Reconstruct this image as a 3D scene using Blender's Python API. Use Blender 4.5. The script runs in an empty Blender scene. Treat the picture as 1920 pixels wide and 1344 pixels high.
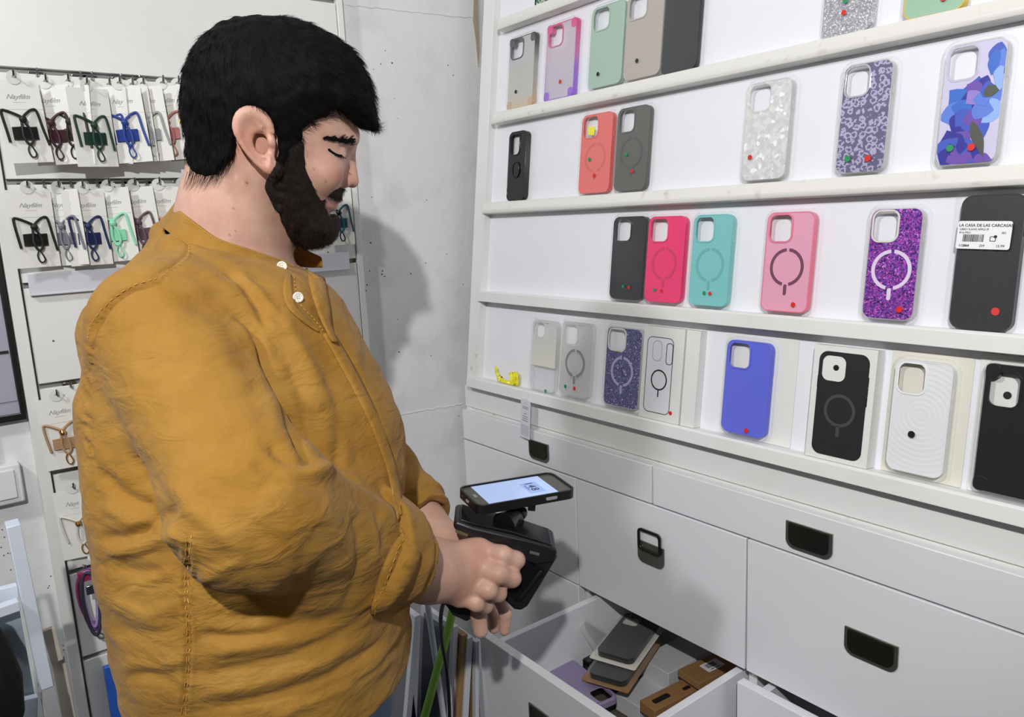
import bpy, bmesh, math, random
import numpy as np
from mathutils import Vector, Matrix
from mathutils.geometry import tessellate_polygon
random.seed(7); rng = np.random.default_rng(7)
SC = bpy.context.scene; COL = SC.collection
# ---------------------------------------------------------------- camera geometry
F = 1443.06
YAW, PITCH, ROLL = .651072893, .181879253, -.0461682062
def _rm():
    cy, sy = math.cos(YAW), math.sin(YAW); cp, sp = math.cos(PITCH), math.sin(PITCH); cr, sr = math.cos(ROLL), math.sin(ROLL)
    f = np.array([sy*cp, cy*cp, -sp]); r = np.array([cy, -sy, 0]); u = np.cross(r, f)
    return np.array([r*cr+u*sr, -(-r*sr+u*cr), f])
CM = _rm(); CO = np.array([0, 0, 1.55])
def ray(x, y): return CM.T @ np.array([(x-960)/F, (y-672)/F, 1.])
def at(x, y, z): return CO + ray(x, y)*z
def proj(P):
    c = (np.asarray(P)-CO) @ CM.T
    return np.stack([960+F*c[..., 0]/c[..., 2], 672+F*c[..., 1]/c[..., 2], c[..., 2]], -1)
def hitp(x, y, n, p0):
    r = ray(x, y); n = np.asarray(n, float); return CO + r*(np.dot(n, np.asarray(p0)-CO)/np.dot(n, r))
# leaning display board: local x = right (-Y), y = up the board, z = out of it
TL = math.radians(7.)
DO = np.array([1.0, 0, 1.20]); DX = np.array([0, -1., 0]); DY = np.array([math.sin(TL), 0, math.cos(TL)]); DZ = np.array([-math.cos(TL), 0, math.sin(TL)])
def disp(x, y, w=-.008):
    p = hitp(x, y, DZ, DO+DZ*w)-DO; return np.array([p@DX, p@DY])
def dmat(u, v, w, rot=0., tilt=0.):
    m = Matrix(((DX[0], DY[0], DZ[0]), (DX[1], DY[1], DZ[1]), (DX[2], DY[2], DZ[2]))).to_4x4()
    o = DO+DX*u+DY*v+DZ*w
    return Matrix.Translation(Vector(o)) @ m @ Matrix.Rotation(rot, 4, 'Z') @ Matrix.Rotation(tilt, 4, 'X')
# ---------------------------------------------------------------- materials
MATS = {}
def s2l(c): return tuple(((v/255)/12.92 if v/255 <= .04045 else ((v/255+.055)/1.055)**2.4) for v in c)
def nn(nt, t, **k):
    n = nt.nodes.new(t)
    for a, v in k.items():
        if hasattr(n, a): setattr(n, a, v)
        else: n.inputs[a.replace('_', ' ')].default_value = v
    return n
def mat(name, col, rough=.5, metal=0., spec=.5, alpha=1., bump=None, mott=None, emit=None, coat=0., sheen=0., sss=0., trans=0.):
    """col: sRGB 0-255 tuple. bump=(scale,strength,dist). mott=(scale, col2, lo, hi) speckle/stain colour."""
    if name in MATS: return MATS[name]
    m = bpy.data.materials.new(name); m.use_nodes = True; nt = m.node_tree; b = nt.nodes['Principled BSDF']
    c = s2l(col)+(1,)
    b.inputs['Base Color'].default_value = c; b.inputs['Roughness'].default_value = rough; b.inputs['Metallic'].default_value = metal
    b.inputs['Specular IOR Level'].default_value = spec; b.inputs['Alpha'].default_value = alpha
    b.inputs['Coat Weight'].default_value = coat; b.inputs['Sheen Weight'].default_value = sheen
    b.inputs['Transmission Weight'].default_value = trans
    if sss: b.inputs['Subsurface Weight'].default_value = sss; b.inputs['Subsurface Radius'].default_value = (.012, .005, .003); b.inputs['Subsurface Scale'].default_value = .5
    if emit: b.inputs['Emission Color'].default_value = s2l(emit[0])+(1,); b.inputs['Emission Strength'].default_value = emit[1]
    L = nt.links; tc = None
    if bump or mott: tc = nn(nt, 'ShaderNodeTexCoord')
    if bump:
        n = nn(nt, 'ShaderNodeTexNoise'); n.inputs['Scale'].default_value = bump[0]; n.inputs['Detail'].default_value = 6
        L.new(tc.outputs['Object'], n.inputs['Vector'])
        bp = nn(nt, 'ShaderNodeBump'); bp.inputs['Strength'].default_value = bump[1]; bp.inputs['Distance'].default_value = bump[2]
        L.new(n.outputs['Fac'], bp.inputs['Height']); L.new(bp.outputs['Normal'], b.inputs['Normal'])
    if mott:
        n = nn(nt, 'ShaderNodeTexNoise'); n.inputs['Scale'].default_value = mott[0]; n.inputs['Detail'].default_value = 5
        L.new(tc.outputs['Object'], n.inputs['Vector'])
        r = nn(nt, 'ShaderNodeMapRange'); r.inputs['From Min'].default_value = mott[2]; r.inputs['From Max'].default_value = mott[3]
        L.new(n.outputs['Fac'], r.inputs['Value'])
        mx = nn(nt, 'ShaderNodeMix', data_type='RGBA'); mx.inputs['A'].default_value = c; mx.inputs['B'].default_value = s2l(mott[1])+(1,)
        L.new(r.outputs['Result'], mx.inputs['Factor']); L.new(mx.outputs['Result'], b.inputs['Base Color'])
    MATS[name] = m; return m
# ---------------------------------------------------------------- mesh builder
def rrect(w, h, r, n=6, cx=0., cy=0.):
    """rounded rectangle centred in x, from y=cy-h/2"""
    out = []
    for (sx, sy, a0) in ((1, -1, -90), (1, 1, 0), (-1, 1, 90), (-1, -1, 180)):
        for i in range(n+1):
            a = math.radians(a0+90*i/n)
            out.append((cx+sx*(w/2-r)+r*math.cos(a), cy+sy*(h/2-r)+r*math.sin(a)))
    return out
class MB:
    def __init__(s): s.v = []; s.f = []
    def add(s, vs, fs):
        o = len(s.v); s.v += [tuple(map(float, v)) for v in vs]; s.f += [tuple(i+o for i in f) for f in fs]; return s
    def box(s, c, d, R=None):
        vs = []
        for dx in (-.5, .5):
            for dy in (-.5, .5):
                for dz in (-.5, .5):
                    p = Vector((dx*d[0], dy*d[1], dz*d[2]))
                    if R is not None: p = R @ p
                    vs.append(Vector(c)+p)
        return s.add(vs, [(0, 1, 3, 2), (4, 6, 7, 5), (0, 4, 5, 1), (2, 3, 7, 6), (0, 2, 6, 4), (1, 5, 7, 3)])
    def bx(s, x0, x1, y0, y1, z0, z1): return s.box(((x0+x1)/2, (y0+y1)/2, (z0+z1)/2), (x1-x0, y1-y0, z1-z0))
    def prism(s, out, z0, z1, holes=(), f=None):
        """2D outline (x,y) with holes, extruded z0..z1; f maps (x,y,z)->point"""
        loops = [list(out)]+[list(h) for h in holes]
        f = f or (lambda x, y, z: (x, y, z)); pts = [p for l in loops for p in l]; n = len(pts)
        tri = tessellate_polygon([[Vector((p[0], p[1], 0)) for p in l] for l in loops])
        vs = [f(p[0], p[1], z0) for p in pts]+[f(p[0], p[1], z1) for p in pts]; fs = []
        for t in tri:
            a, b, c = [Vector(pts[i]) for i in t]
            if (b-a).cross(c-a) < 0: t = (t[0], t[2], t[1])
            fs.append(tuple(i+n for i in t)); fs.append((t[2], t[1], t[0]))
        k = 0
        for li, l in enumerate(loops):
            m = len(l); ar = sum(l[i][0]*l[(i+1) % m][1]-l[(i+1) % m][0]*l[i][1] for i in range(m))
            for i in range(m):
                a, b = k+i, k+(i+1) % m
                if (ar > 0) == (li == 0): fs.append((a, b, b+n, a+n))
                else: fs.append((b, a, a+n, b+n))
            k += m
        return s.add(vs, fs)
    def tube(s, pts, r, n=8, closed=False, cap=True, flat=1.):
        pts = [Vector(p) for p in pts]; m = len(pts); rr = r if hasattr(r, '__len__') else [r]*m
        prev = None; rings = []
        for i, p in enumerate(pts):
            a = pts[(i-1) % m] if (closed or i > 0) else p; b = pts[(i+1) % m] if (closed or i < m-1) else p
            t = (b-a); t = t.normalized() if t.length > 1e-9 else Vector((0, 0, 1))
            if prev is None:
                x = t.orthogonal().normalized()
            else:
                x = prev-t*prev.dot(t); x = x.normalized() if x.length > 1e-6 else t.orthogonal().normalized()
            prev = x; y = t.cross(x)
            rings.append([p+(x*math.cos(2*math.pi*k/n)*flat+y*math.sin(2*math.pi*k/n))*rr[i] for k in range(n)])
        vs = [v for R in rings for v in R]; fs = []
        for i in range(m if closed else m-1):
            j = (i+1) % m
            for k in range(n): fs.append((i*n+k, i*n+(k+1) % n, j*n+(k+1) % n, j*n+k))
        if cap and not closed: fs += [tuple(range(n))[::-1], tuple(range((m-1)*n, m*n))]
        return s.add(vs, fs)
    def lathe(s, prof, c=(0, 0, 0), n=24, R=None):
        vs = []; m = len(prof)
        for (r, z) in prof:
            for k in range(n):
                p = Vector((r*math.cos(2*math.pi*k/n), r*math.sin(2*math.pi*k/n), z))
                vs.append(Vector(c)+((R @ p) if R is not None else p))
        fs = [(i*n+k, i*n+(k+1) % n, (i+1)*n+(k+1) % n, (i+1)*n+k) for i in range(m-1) for k in range(n)]
        fs += [tuple(range(n))[::-1], tuple(range((m-1)*n, m*n))]
        return s.add(vs, fs)
    def disc(s, x, y, r, z0, z1, n=20): return s.prism([(x+r*math.cos(2*math.pi*k/n), y+r*math.sin(2*math.pi*k/n)) for k in range(n)], z0, z1)
    def build(s, name, m, parent=None, smooth=True, bevel=0., seg=2, sharp=35, mw=None):
        me = bpy.data.meshes.new(name); me.from_pydata(s.v, [], s.f); me.validate(); me.update()
        o = bpy.data.objects.new(name, me); COL.objects.link(o); me.materials.append(m)
        if parent is not None: o.parent = parent
        if mw is not None: o.matrix_world = mw
        if smooth:
            me.polygons.foreach_set('use_smooth', [True]*len(me.polygons)); me.set_sharp_from_angle(angle=math.radians(sharp))
        if bevel:
            b = o.modifiers.new('bevel', 'BEVEL'); b.width = bevel; b.segments = seg; b.limit_method = 'ANGLE'; b.angle_limit = math.radians(40)
        return o
def npmesh(name, V, Q, m, parent=None, smooth=True):
    me = bpy.data.meshes.new(name); V = np.asarray(V, np.float32); Q = np.asarray(Q, np.int32); k = Q.shape[1]
    me.vertices.add(len(V)); me.vertices.foreach_set('co', V.ravel()); me.loops.add(Q.size); me.loops.foreach_set('vertex_index', Q.ravel())
    me.polygons.add(len(Q)); me.polygons.foreach_set('loop_start', np.arange(0, Q.size, k, dtype=np.int32))
    me.polygons.foreach_set('use_smooth', np.ones(len(Q), bool) if smooth else np.zeros(len(Q), bool)); me.update(calc_edges=True); me.validate()
    o = bpy.data.objects.new(name, me); COL.objects.link(o); me.materials.append(m)
    if parent is not None: o.parent = parent
    return o
def tag(o, label, cat, group=None):
    o['label'] = label; o['category'] = cat
    if group: o['group'] = group
    return o
def struct(o): o['kind'] = 'structure'; return o
def thing(name, label, cat, mw=None, group=None):
    o = bpy.data.objects.new(name, None); COL.objects.link(o); o.empty_display_size = .02
    if mw is not None: o.matrix_world = mw
    return tag(o, label, cat, group)
def text(s, size, m, parent, mw_local, name='lettering', ext=.0002, shear=0., align='CENTER', bold=0., space=1.):
    cu = bpy.data.curves.new(name, 'FONT'); cu.body = s; cu.size = size; cu.extrude = ext; cu.shear = shear; cu.align_x = align; cu.offset = bold; cu.resolution_u = 3; cu.space_character = space
    t = bpy.data.objects.new('tmp', cu); COL.objects.link(t); dg = bpy.context.evaluated_depsgraph_get()
    me = bpy.data.meshes.new_from_object(t.evaluated_get(dg)); bpy.data.objects.remove(t)
    me.name = name; me.materials.clear(); me.materials.append(m)
    o = bpy.data.objects.new(name, me); COL.objects.link(o); o.parent = parent; o.matrix_local = mw_local
    return o
def T(x, y, z): return Matrix.Translation((x, y, z))
def RZ(a): return Matrix.Rotation(a, 4, 'Z')
def label(o, s): o['label'] = s; return o
RES = .0021
# ================================================================ room
W = mat('plaster_white', (222, 222, 222), .6, bump=(60, .25, .004), mott=(9, (200, 200, 200), .52, .8))
WP = mat('white_laminate', (228, 228, 226), .35, spec=.4, mott=(5, (216, 216, 212), .5, .75))
WD = mat('white_lacquer_worn', (226, 224, 218), .35, mott=(38, (186, 182, 172), .62, .8))
DR = mat('drawer_white', (224, 225, 228), .22, spec=.5)
IN = mat('board_bright', (232, 233, 238), .3)
DK = mat('gap_dark', (14, 14, 14), .8)
GR = mat('groove_grey', (150, 150, 148), .4, metal=.3)
HB = mat('handle_gunmetal', (70, 68, 58), .16, metal=.85)
E_ = 1.54
struct(MB().bx(-2.6, 1.35, -2.5, 1.66, -.1, 0).build('floor', mat('floor_tiles', (96, 93, 88), .4), smooth=False))
struct(MB().bx(-2.6, 1.35, -2.5, 1.66, 2.75, 2.85).build('ceiling', mat('ceiling_paint', (225, 225, 225), .8), smooth=False))
struct(MB().bx(-2.6, 1.35, E_, E_+.12, 0, 2.75).build('wall_back', W, smooth=False))
struct(MB().bx(1.25, 1.35, -2.5, E_, 0, 2.75).build('wall_right', W, smooth=False))
struct(MB().bx(-2.7, -2.6, -2.5, 1.66, 0, 2.75).build('wall_left', W, smooth=False))
# narrow return of wall between display and slat panel: chipped plaster edge by the display
rg = MB()
for (x, y, z) in [(1.118, 1.532, 2.06), (1.112, 1.533, 1.98), (1.108, 1.533, 1.92)]: pass
pl = MB(); zz = 1.93
pts = [(1.118, 2.10), (1.118, 1.90)]
pl.prism([(1.123, 2.3), (1.108, 2.3), (1.110, 2.05), (1.104, 2.00), (1.109, 1.96), (1.112, 1.90), (1.118, 1.94), (1.12, 2.02)], 0, .003, f=lambda x, y, z: (x, E_-z, y))
tag(pl.build('bare_plaster_patch', mat('bare_plaster', (170, 158, 140), .9, bump=(80, .6, .003))), 'beige strip of bare chipped plaster at the wall corner beside the top of the display', 'plaster')
# specks and drill marks on the back wall
sp = MB()
specks = [(735, 118, 1.3), (714, 120, .9), (700, 130, .7), (840, 122, .9), (850, 141, .9), (722, 95, .8), (695, 455, 1.3), (716, 514, 1.3), (717, 508, 1.2), (721, 518, 1.1), (693, 508, 1), (688, 534, 1.2), (686, 545, 1.1), (664, 507, 1), (667, 525, 1), (770, 513, 1), (798, 493, 1), (745, 598, .8), (838, 476, .8), (868, 533, .8), (748, 660, 1.2), (808, 667, .8), (705, 725, .7), (740, 185, .6), (698, 228, .7), (745, 222, .6), (800, 375, .8), (697, 370, .7), (860, 780, 1)]
for x, y, r in specks:
    p = hitp(x, y, (0, 1, 0), (0, E_, 0)); sp.disc(p[0], p[2], .0014*r, 0, .0006, 7)
for i, v in enumerate(sp.v): sp.v[i] = (v[0], E_-v[2], v[1])
for x, y in [(4, 993), (8, 1007), (17, 1015), (2, 1026), (7, 1041), (15, 1037), (20, 1037), (105, 1064), (95, 1080), (108, 1083), (92, 1098), (90, 1102), (112, 1107), (20, 1068), (118, 1210), (119, 1218), (127, 1214), (122, 1292), (125, 1312), (148, 1305)]:
    p = hitp(x, y, (0, 1, 0), (0, E_, 0)); c = MB().disc(p[0], p[2], .0011, 0, .0006, 7); sp.add([(v[0], E_-v[2], v[1]) for v in c.v], c.f)
o = sp.build('wall_marks', mat('speck_dark', (70, 66, 62), .8)); o['kind'] = 'stuff'; tag(o, 'small dark nail holes and specks scattered on the white plaster wall', 'marks')
# crack ridges in the plaster
for (a, b) in (((742, 779), (866, 757)), ((640, 8), (893, 34))):
    P = [hitp(a[0]+(b[0]-a[0])*t, a[1]+(b[1]-a[1])*t+random.uniform(-1.5, 1.5), (0, 1, 0), (0, E_, 0)) for t in np.linspace(0, 1, 24)]
    tag(MB().tube([(p[0], E_, p[2]) for p in P], [.0012+.0008*random.random() for _ in P], 6).build('plaster_ridge', W), 'thin rough ridge in the plaster %s' % ('low on the wall beside the drawers' if a[1] > 400 else 'high on the wall near the ceiling'), 'plaster')
# ================================================================ display unit
du = thing('display_unit', 'tall white shop display with narrow shelves leaning back above drawers', 'display')
du.matrix_world = dmat(0, 0, 0)
UL = -1.49; UR = .25
MB().bx(UL, UR, -.06, 1.25, -.04, -.022).build('back_board', IN, du, mw=dmat(0, 0, 0), smooth=False)
MB().bx(UL-.004, UL+.036, -.040, 1.25, -.040, -.003).build('side_stile', WP, du, mw=dmat(0, 0, 0), bevel=.001)
ends = {0: -1.43, 1: -1.435, 2: -1.455, 3: -1.456, 4: -1.484}
VT = [.785, .584, .387, .187, -.016]
for k in range(-1, 5):
    vt = VT[k] if k >= 0 else .985; hgt = .025 if k < 3 else .024; x0 = ends.get(k, -1.43)
    pr = [(-.0215, 0), (-.001, 0), (.0015, -.013), (.0045, -.0165), (.0045, -.021), (.002, -hgt), (-.0215, -hgt)] if k < 3 else [(-.0215, 0), (.001, 0), (.0045, -.003), (.0045, -hgt), (-.0215, -hgt)]
    pr = [(-w, v+vt) for w, v in pr][::-1]
    s = MB(); n = len(pr)
    # prism along local x
    s.add([(x0, v, -w) for w, v in pr]+[(UR, v, -w) for w, v in pr], [tuple(range(n))[::-1], tuple(range(n, 2*n))]+[(i, (i+1) % n, (i+1) % n+n, i+n) for i in range(n)])
    o = s.build('shelf_ledge', WD if k < 3 else WP, du, mw=dmat(0, 0, 0), bevel=.0008)
    bm = bmesh.new(); bm.from_mesh(o.data); bmesh.ops.recalc_face_normals(bm, faces=bm.faces); bm.to_mesh(o.data); bm.free()
# little screw caps on the stile
for (x, y) in ((893, 666), (884, 690)):
    u, v = disp(x, y, -.003); MB().disc(u, v, .0045, -.003, -.0018, 18).build('screw_cap', mat('screw_cap', (205, 203, 196), .4), du, mw=dmat(0, 0, 0))
# ================================================================ chest of drawers
XF = .998
ch = thing('drawer_cabinet', 'wide white chest of drawers under the leaning phone case display', 'cabinet', T(XF, .7, 0))
def cpart(mb, name, m, par=ch, **k): return mb.build(name, m, par, mw=Matrix.Identity(4), **k)
cpart(MB().bx(1.012, 1.25, -.3, 1.523, 1.103, 1.154), 'fascia_panel', WP, bevel=.001)
cpart(MB().bx(1.014, 1.25, 1.505, 1.523, .05, 1.103), 'side_panel', WP, bevel=.001)
cpart(MB().bx(1.016, 1.25, -.3, 1.505, 1.09, 1.1025), 'top_panel', WD)
cpart(MB().bx(1.23, 1.25, -.3, 1.505, .05, 1.09), 'back_panel', WP)
for y in (1.116, .707, .3, -.1): cpart(MB().bx(1.02, 1.23, y-.008, y+.008, .05, 1.02), 'partition', WP)
for z in (1.023, .787, .52, .26): cpart(MB().bx(1.10, 1.23, -.3, 1.505, z-.004, z+.004), 'rail', WP)
cpart(MB().bx(1.03, 1.25, -.3, 1.51, 0, .05), 'plinth', WP)
def pull(parent, y, z, X=XF, flip=False, w=.052, h=.042):
    """recessed lift-up pull: glossy gunmetal plate, flat top, round lower corners"""
    m = Matrix(((0, 0, -1, X), (-1, 0, 0, y), (0, 1, 0, z), (0, 0, 0, 1)))
    def outl(w, h, r):
        o = [(w/2, h/2)]+[(-w/2, h/2)]
        o += [(-w/2+r-r*math.cos(a), -h/2+r-r*math.sin(a)) for a in np.linspace(0, math.pi/2, 8)]
        o += [(w/2-r+r*math.sin(a), -h/2+r-r*math.cos(a)) for a in np.linspace(0, math.pi/2, 8)]
        return o
    o = MB().prism(outl(w, h, .014), 0, .0030).build('pull_rim', mat('pull_rim_metal', (128, 126, 116), .22, metal=.8), parent, bevel=.0006); o.matrix_world = m
    if not flip:
        o = MB().prism([(x, yy+.0022) for x, yy in outl(w-.011, h-.0075, .011)], .0030, .0052).build('pull_plate', HB, parent, bevel=.0012); o.matrix_world = m
    else:
        rw, rh = w-.008, h+.002; ro = [(x, yy+h*.62) for x, yy in rrect(rw, rh, .009)]; ri = [(x, yy+h*.62) for x, yy in rrect(rw-.010, rh-.010, .006)]
        o = MB().prism(ro, .004, .0075, [ri]).build('pull_ring', HB, parent, bevel=.0008); o.matrix_world = m
def drawer(name, lab, y0, y1, z0, z1, px=None, X=XF, flip=False, wide=.052):
    d = thing(name, lab, 'drawer', T(X, (y0+y1)/2, z0))
    MB().bx(X, X+.018, min(y0, y1)+.0016, max(y0, y1)-.0016, z0+.0016, z1-.0016).build('drawer_front', DR, d, bevel=.0012, mw=Matrix.Identity(4))
    if px:
        p = hitp(px[0], px[1], (1, 0, 0), (X-.002, 0, 0)); pull(d, p[1], p[2], X, flip, wide)
    return d
zA1, zA0, zB0, zC0 = 1.0985, 1.023, .787, .52
drawer('drawer', 'shallow white top row drawer with its pull partly behind the hanging paper tag', 1.52, .909, zA0, zA1, (1010, 846), wide=.066)
drawer('drawer', 'long shallow white top row drawer with a glossy dark pull, right of the tag', .909, .3, zA0, zA1, (1516, 1013), wide=.076)
drawer('drawer', 'deep white drawer behind the scanner, left of the one with a flipped up pull', 1.52, 1.116, zB0, zA0)
drawer('drawer', 'deep white drawer whose dark pull ring is flipped up', 1.116, .707, zB0, zA0, (1220, 1040), flip=True, wide=.064)
drawer('drawer', 'large white drawer lower right with a closed glossy dark pull', .707, .3, zB0, zA0, (1632, 1218), wide=.078)
drawer('drawer', 'closed white bottom row drawer behind the hanging hand, left of the open one', 1.52, 1.116, zC0, zB0)
for (a, b, c, d_, q) in ((.3, -.1, zB0, zA0, 'middle row'), (.3, -.1, zA0, zA1, 'top row'), (.3, -.1, zC0, zB0, 'third row')): drawer('drawer', 'closed white %s drawer beyond the right edge of the picture' % q, a, b, c, d_)
for i, (a, b) in enumerate(((1.52, 1.116), (1.116, .707), (.707, .3), (.3, -.1))):
    for c, d_, q in ((.262, zC0, 'fourth'), (.052, .26, 'bottom')): drawer('drawer', 'closed white %s row drawer below the picture, %s from the wall' % (q, ('first', 'second', 'third', 'last')[i]), a, b, c, d_)
def open_drawer(lab, y0, y1, X, zt, zb, depth, px=None):
    d = thing('open_drawer', lab, 'drawer', T(X, (y0+y1)/2, zb)); I = Matrix.Identity(4)
    MB().bx(X, X+.018, y1+.0016, y0-.0016, zb, zt).build('drawer_front', DR, d, bevel=.0012, mw=I)
    for y in (y0-.047, y1+.016): MB().bx(X+.018, X+depth, y-.0, y+.014, zb+.02, zt-.006).build('drawer_side', IN, d, bevel=.0008, mw=I)
    MB().bx(X+.018, X+depth, y1+.02, y0-.04, zb+.02, zb+.03).build('drawer_bottom', IN, d, mw=I)
    MB().bx(X+depth-.012, X+depth, y1+.02, y0-.04, zb+.02, zt-.012).build('drawer_back', IN, d, mw=I)
    if px:
        p = hitp(px[0], px[1], (1, 0, 0), (X-.002, 0, 0)); pull(d, p[1], p[2], X)
    return d
open_drawer('white drawer pulled wide open with phone cases inside', 1.116, .707, .742, .780, .54, .46, (1010, 1350))
open_drawer('white drawer just ajar in the bottom right of the picture', .707, .3, .973, .779, .54, .24)
# ================================================================ phone cases on the display
def clear_mat(name, tint=(235, 238, 242), base=.006, edge=.62, rough=.08):
    m = bpy.data.materials.new(name); m.use_nodes = True; nt = m.node_tree; nt.nodes.clear(); L = nt.links
    out = nn(nt, 'ShaderNodeOutputMaterial'); tr = nn(nt, 'ShaderNodeBsdfTransparent'); pb = nn(nt, 'ShaderNodeBsdfPrincipled')
    pb.inputs['Base Color'].default_value = s2l(tint)+(1,); pb.inputs['Roughness'].default_value = rough; pb.inputs['Specular IOR Level'].default_value = .9
    lw = nn(nt, 'ShaderNodeLayerWeight'); lw.inputs['Blend'].default_value = .35
    mr = nn(nt, 'ShaderNodeMapRange'); mr.inputs['To Min'].default_value = base; mr.inputs['To Max'].default_value = edge
    mx = nn(nt, 'ShaderNodeMixShader')
    pw = nn(nt, 'ShaderNodeMath', operation='POWER'); pw.inputs[1].default_value = 1.7; L.new(lw.outputs['Facing'], pw.inputs[0])
    L.new(pw.outputs[0], mr.inputs['Value']); L.new(mr.outputs['Result'], mx.inputs[0]); L.new(tr.outputs[0], mx.inputs[1]); L.new(pb.outputs[0], mx.inputs[2]); L.new(mx.outputs[0], out.inputs['Surface'])
    MATS[name] = m; return m
BL_ = clear_mat('blister_plastic'); CLR = clear_mat('clear_case_plastic', (228, 228, 222), .22, .75, .12); BAG = clear_mat('clear_bag_film', (225, 230, 238), .03, .35, .15)
def grad(name, stops, h=.15, rough=.25, axis='Y', y0=0.):
    m = bpy.data.materials.new(name); m.use_nodes = True; nt = m.node_tree; b = nt.nodes['Principled BSDF']; L = nt.links
    tc = nn(nt, 'ShaderNodeTexCoord'); sx = nn(nt, 'ShaderNodeSeparateXYZ'); mr = nn(nt, 'ShaderNodeMapRange'); cr = nn(nt, 'ShaderNodeValToRGB')
    mr.inputs['From Min'].default_value = y0; mr.inputs['From Max'].default_value = y0+h
    L.new(tc.outputs['Object'], sx.inputs[0]); L.new(sx.outputs[axis], mr.inputs['Value']); L.new(mr.outputs['Result'], cr.inputs['Fac'])
    e = cr.color_ramp.elements
    while len(e) < len(stops): e.new(.5)
    for i, (p, c, a) in enumerate(stops): e[i].position = p; e[i].color = s2l(c)+(a,)
    L.new(cr.outputs['Color'], b.inputs['Base Color']); L.new(cr.outputs['Alpha'], b.inputs['Alpha']); b.inputs['Roughness'].default_value = rough
    return m
def glitter(name, cols, scale=700, rough=.3, metal=.35):  # near-white stops put sparkle into the flake colours
    m = bpy.data.materials.new(name); m.use_nodes = True; nt = m.node_tree; b = nt.nodes['Principled BSDF']; L = nt.links
    tc = nn(nt, 'ShaderNodeTexCoord'); v = nn(nt, 'ShaderNodeTexVoronoi'); v.inputs['Scale'].default_value = scale
    sp_ = nn(nt, 'ShaderNodeSeparateColor'); cr = nn(nt, 'ShaderNodeValToRGB'); cr.color_ramp.interpolation = 'CONSTANT'
    L.new(tc.outputs['Object'], v.inputs['Vector']); L.new(v.outputs['Color'], sp_.inputs[0]); L.new(sp_.outputs[0], cr.inputs['Fac'])
    e = cr.color_ramp.elements
    while len(e) < len(cols): e.new(.5)
    for i, (p, c) in enumerate(cols): e[i].position = p; e[i].color = s2l(c)+(1,)
    L.new(cr.outputs['Color'], b.inputs['Base Color']); b.inputs['Roughness'].default_value = rough; b.inputs['Metallic'].default_value = metal
    nm = nn(nt, 'ShaderNodeBump'); nm.inputs['Strength'].default_value = .6; nm.inputs['Distance'].default_value = .001
    L.new(sp_.outputs[1], nm.inputs['Height']); L.new(nm.outputs['Normal'], b.inputs['Normal'])
    return m
def leopard(name):
    m = bpy.data.materials.new(name); m.use_nodes = True; nt = m.node_tree; b = nt.nodes['Principled BSDF']; L = nt.links
    tc = nn(nt, 'ShaderNodeTexCoord'); ns = nn(nt, 'ShaderNodeTexNoise'); ns.inputs['Scale'].default_value = 260; ns.inputs['Detail'].default_value = 1
    mv = nn(nt, 'ShaderNodeVectorMath', operation='MULTIPLY_ADD'); mv.inputs[1].default_value = (.006, .006, .006)
    v = nn(nt, 'ShaderNodeTexVoronoi'); v.inputs['Scale'].default_value = 100; v.inputs['Randomness'].default_value = .6
    L.new(tc.outputs['Object'], ns.inputs['Vector']); L.new(ns.outputs['Color'], mv.inputs[0]); L.new(tc.outputs['Object'], mv.inputs[2]); L.new(mv.outputs[0], v.inputs['Vector'])
    cr = nn(nt, 'ShaderNodeValToRGB'); cr.color_ramp.interpolation = 'CONSTANT'; e = cr.color_ramp.elements
    for _ in range(2): e.new(.5)
    dk, lt = s2l((112, 104, 138))+(1,), s2l((188, 182, 212))+(1,)
    for i, (p, c) in enumerate(((0, dk), (.26, lt), (.50, dk), (.9, dk))): e[i].position = p; e[i].color = c
    L.new(v.outputs['Distance'], cr.inputs['Fac'])
    n2 = nn(nt, 'ShaderNodeTexNoise'); n2.inputs['Scale'].default_value = 170; L.new(tc.outputs['Object'], n2.inputs['Vector'])
    gt = nn(nt, 'ShaderNodeMath', operation='GREATER_THAN'); gt.inputs[1].default_value = .36; L.new(n2.outputs['Fac'], gt.inputs[0])
    mx = nn(nt, 'ShaderNodeMix', data_type='RGBA'); mx.inputs['A'].default_value = dk; L.new(gt.outputs[0], mx.inputs['Factor']); L.new(cr.outputs['Color'], mx.inputs['B'])
    L.new(mx.outputs['Result'], b.inputs['Base Color']); b.inputs['Roughness'].default_value = .25; b.inputs['Metallic'].default_value = .35
    return m
def ripple(name):
    m = mat(name, (226, 227, 230), .35); nt = m.node_tree; L = nt.links; b = nt.nodes['Principled BSDF']
    tc = nn(nt, 'ShaderNodeTexCoord'); mp = nn(nt, 'ShaderNodeMapping'); mp.inputs['Location'].default_value = (-.002, -.085, 0); w = nn(nt, 'ShaderNodeTexWave', wave_type='RINGS', rings_direction='Z')
    w.inputs['Scale'].default_value = 46; w.inputs['Distortion'].default_value = 0
    L.new(tc.outputs['Object'], mp.inputs[0]); L.new(mp.outputs[0], w.inputs['Vector']); bp = nn(nt, 'ShaderNodeBump'); bp.inputs['Strength'].default_value = .22; bp.inputs['Distance'].default_value = .0008
    L.new(w.outputs['Fac'], bp.inputs['Height']); L.new(bp.outputs['Normal'], b.inputs['Normal']); return m
RED = mat('dot_red', (214, 36, 22), .5); GRN = mat('dot_green', (30, 140, 84), .5); BLK = mat('dot_black', (12, 12, 14), .5); INK = mat('ink_black', (20, 20, 22), .6)
CARD = mat('card_white', (226, 226, 222), .5); CREAM = mat('card_cream', (222, 219, 206), .5)
GOD = {'r': RED, 'g': GRN, 'k': BLK}
TOP = {0: .785, 1: .584, 2: .387, 3: .187, 4: -.016}
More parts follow.
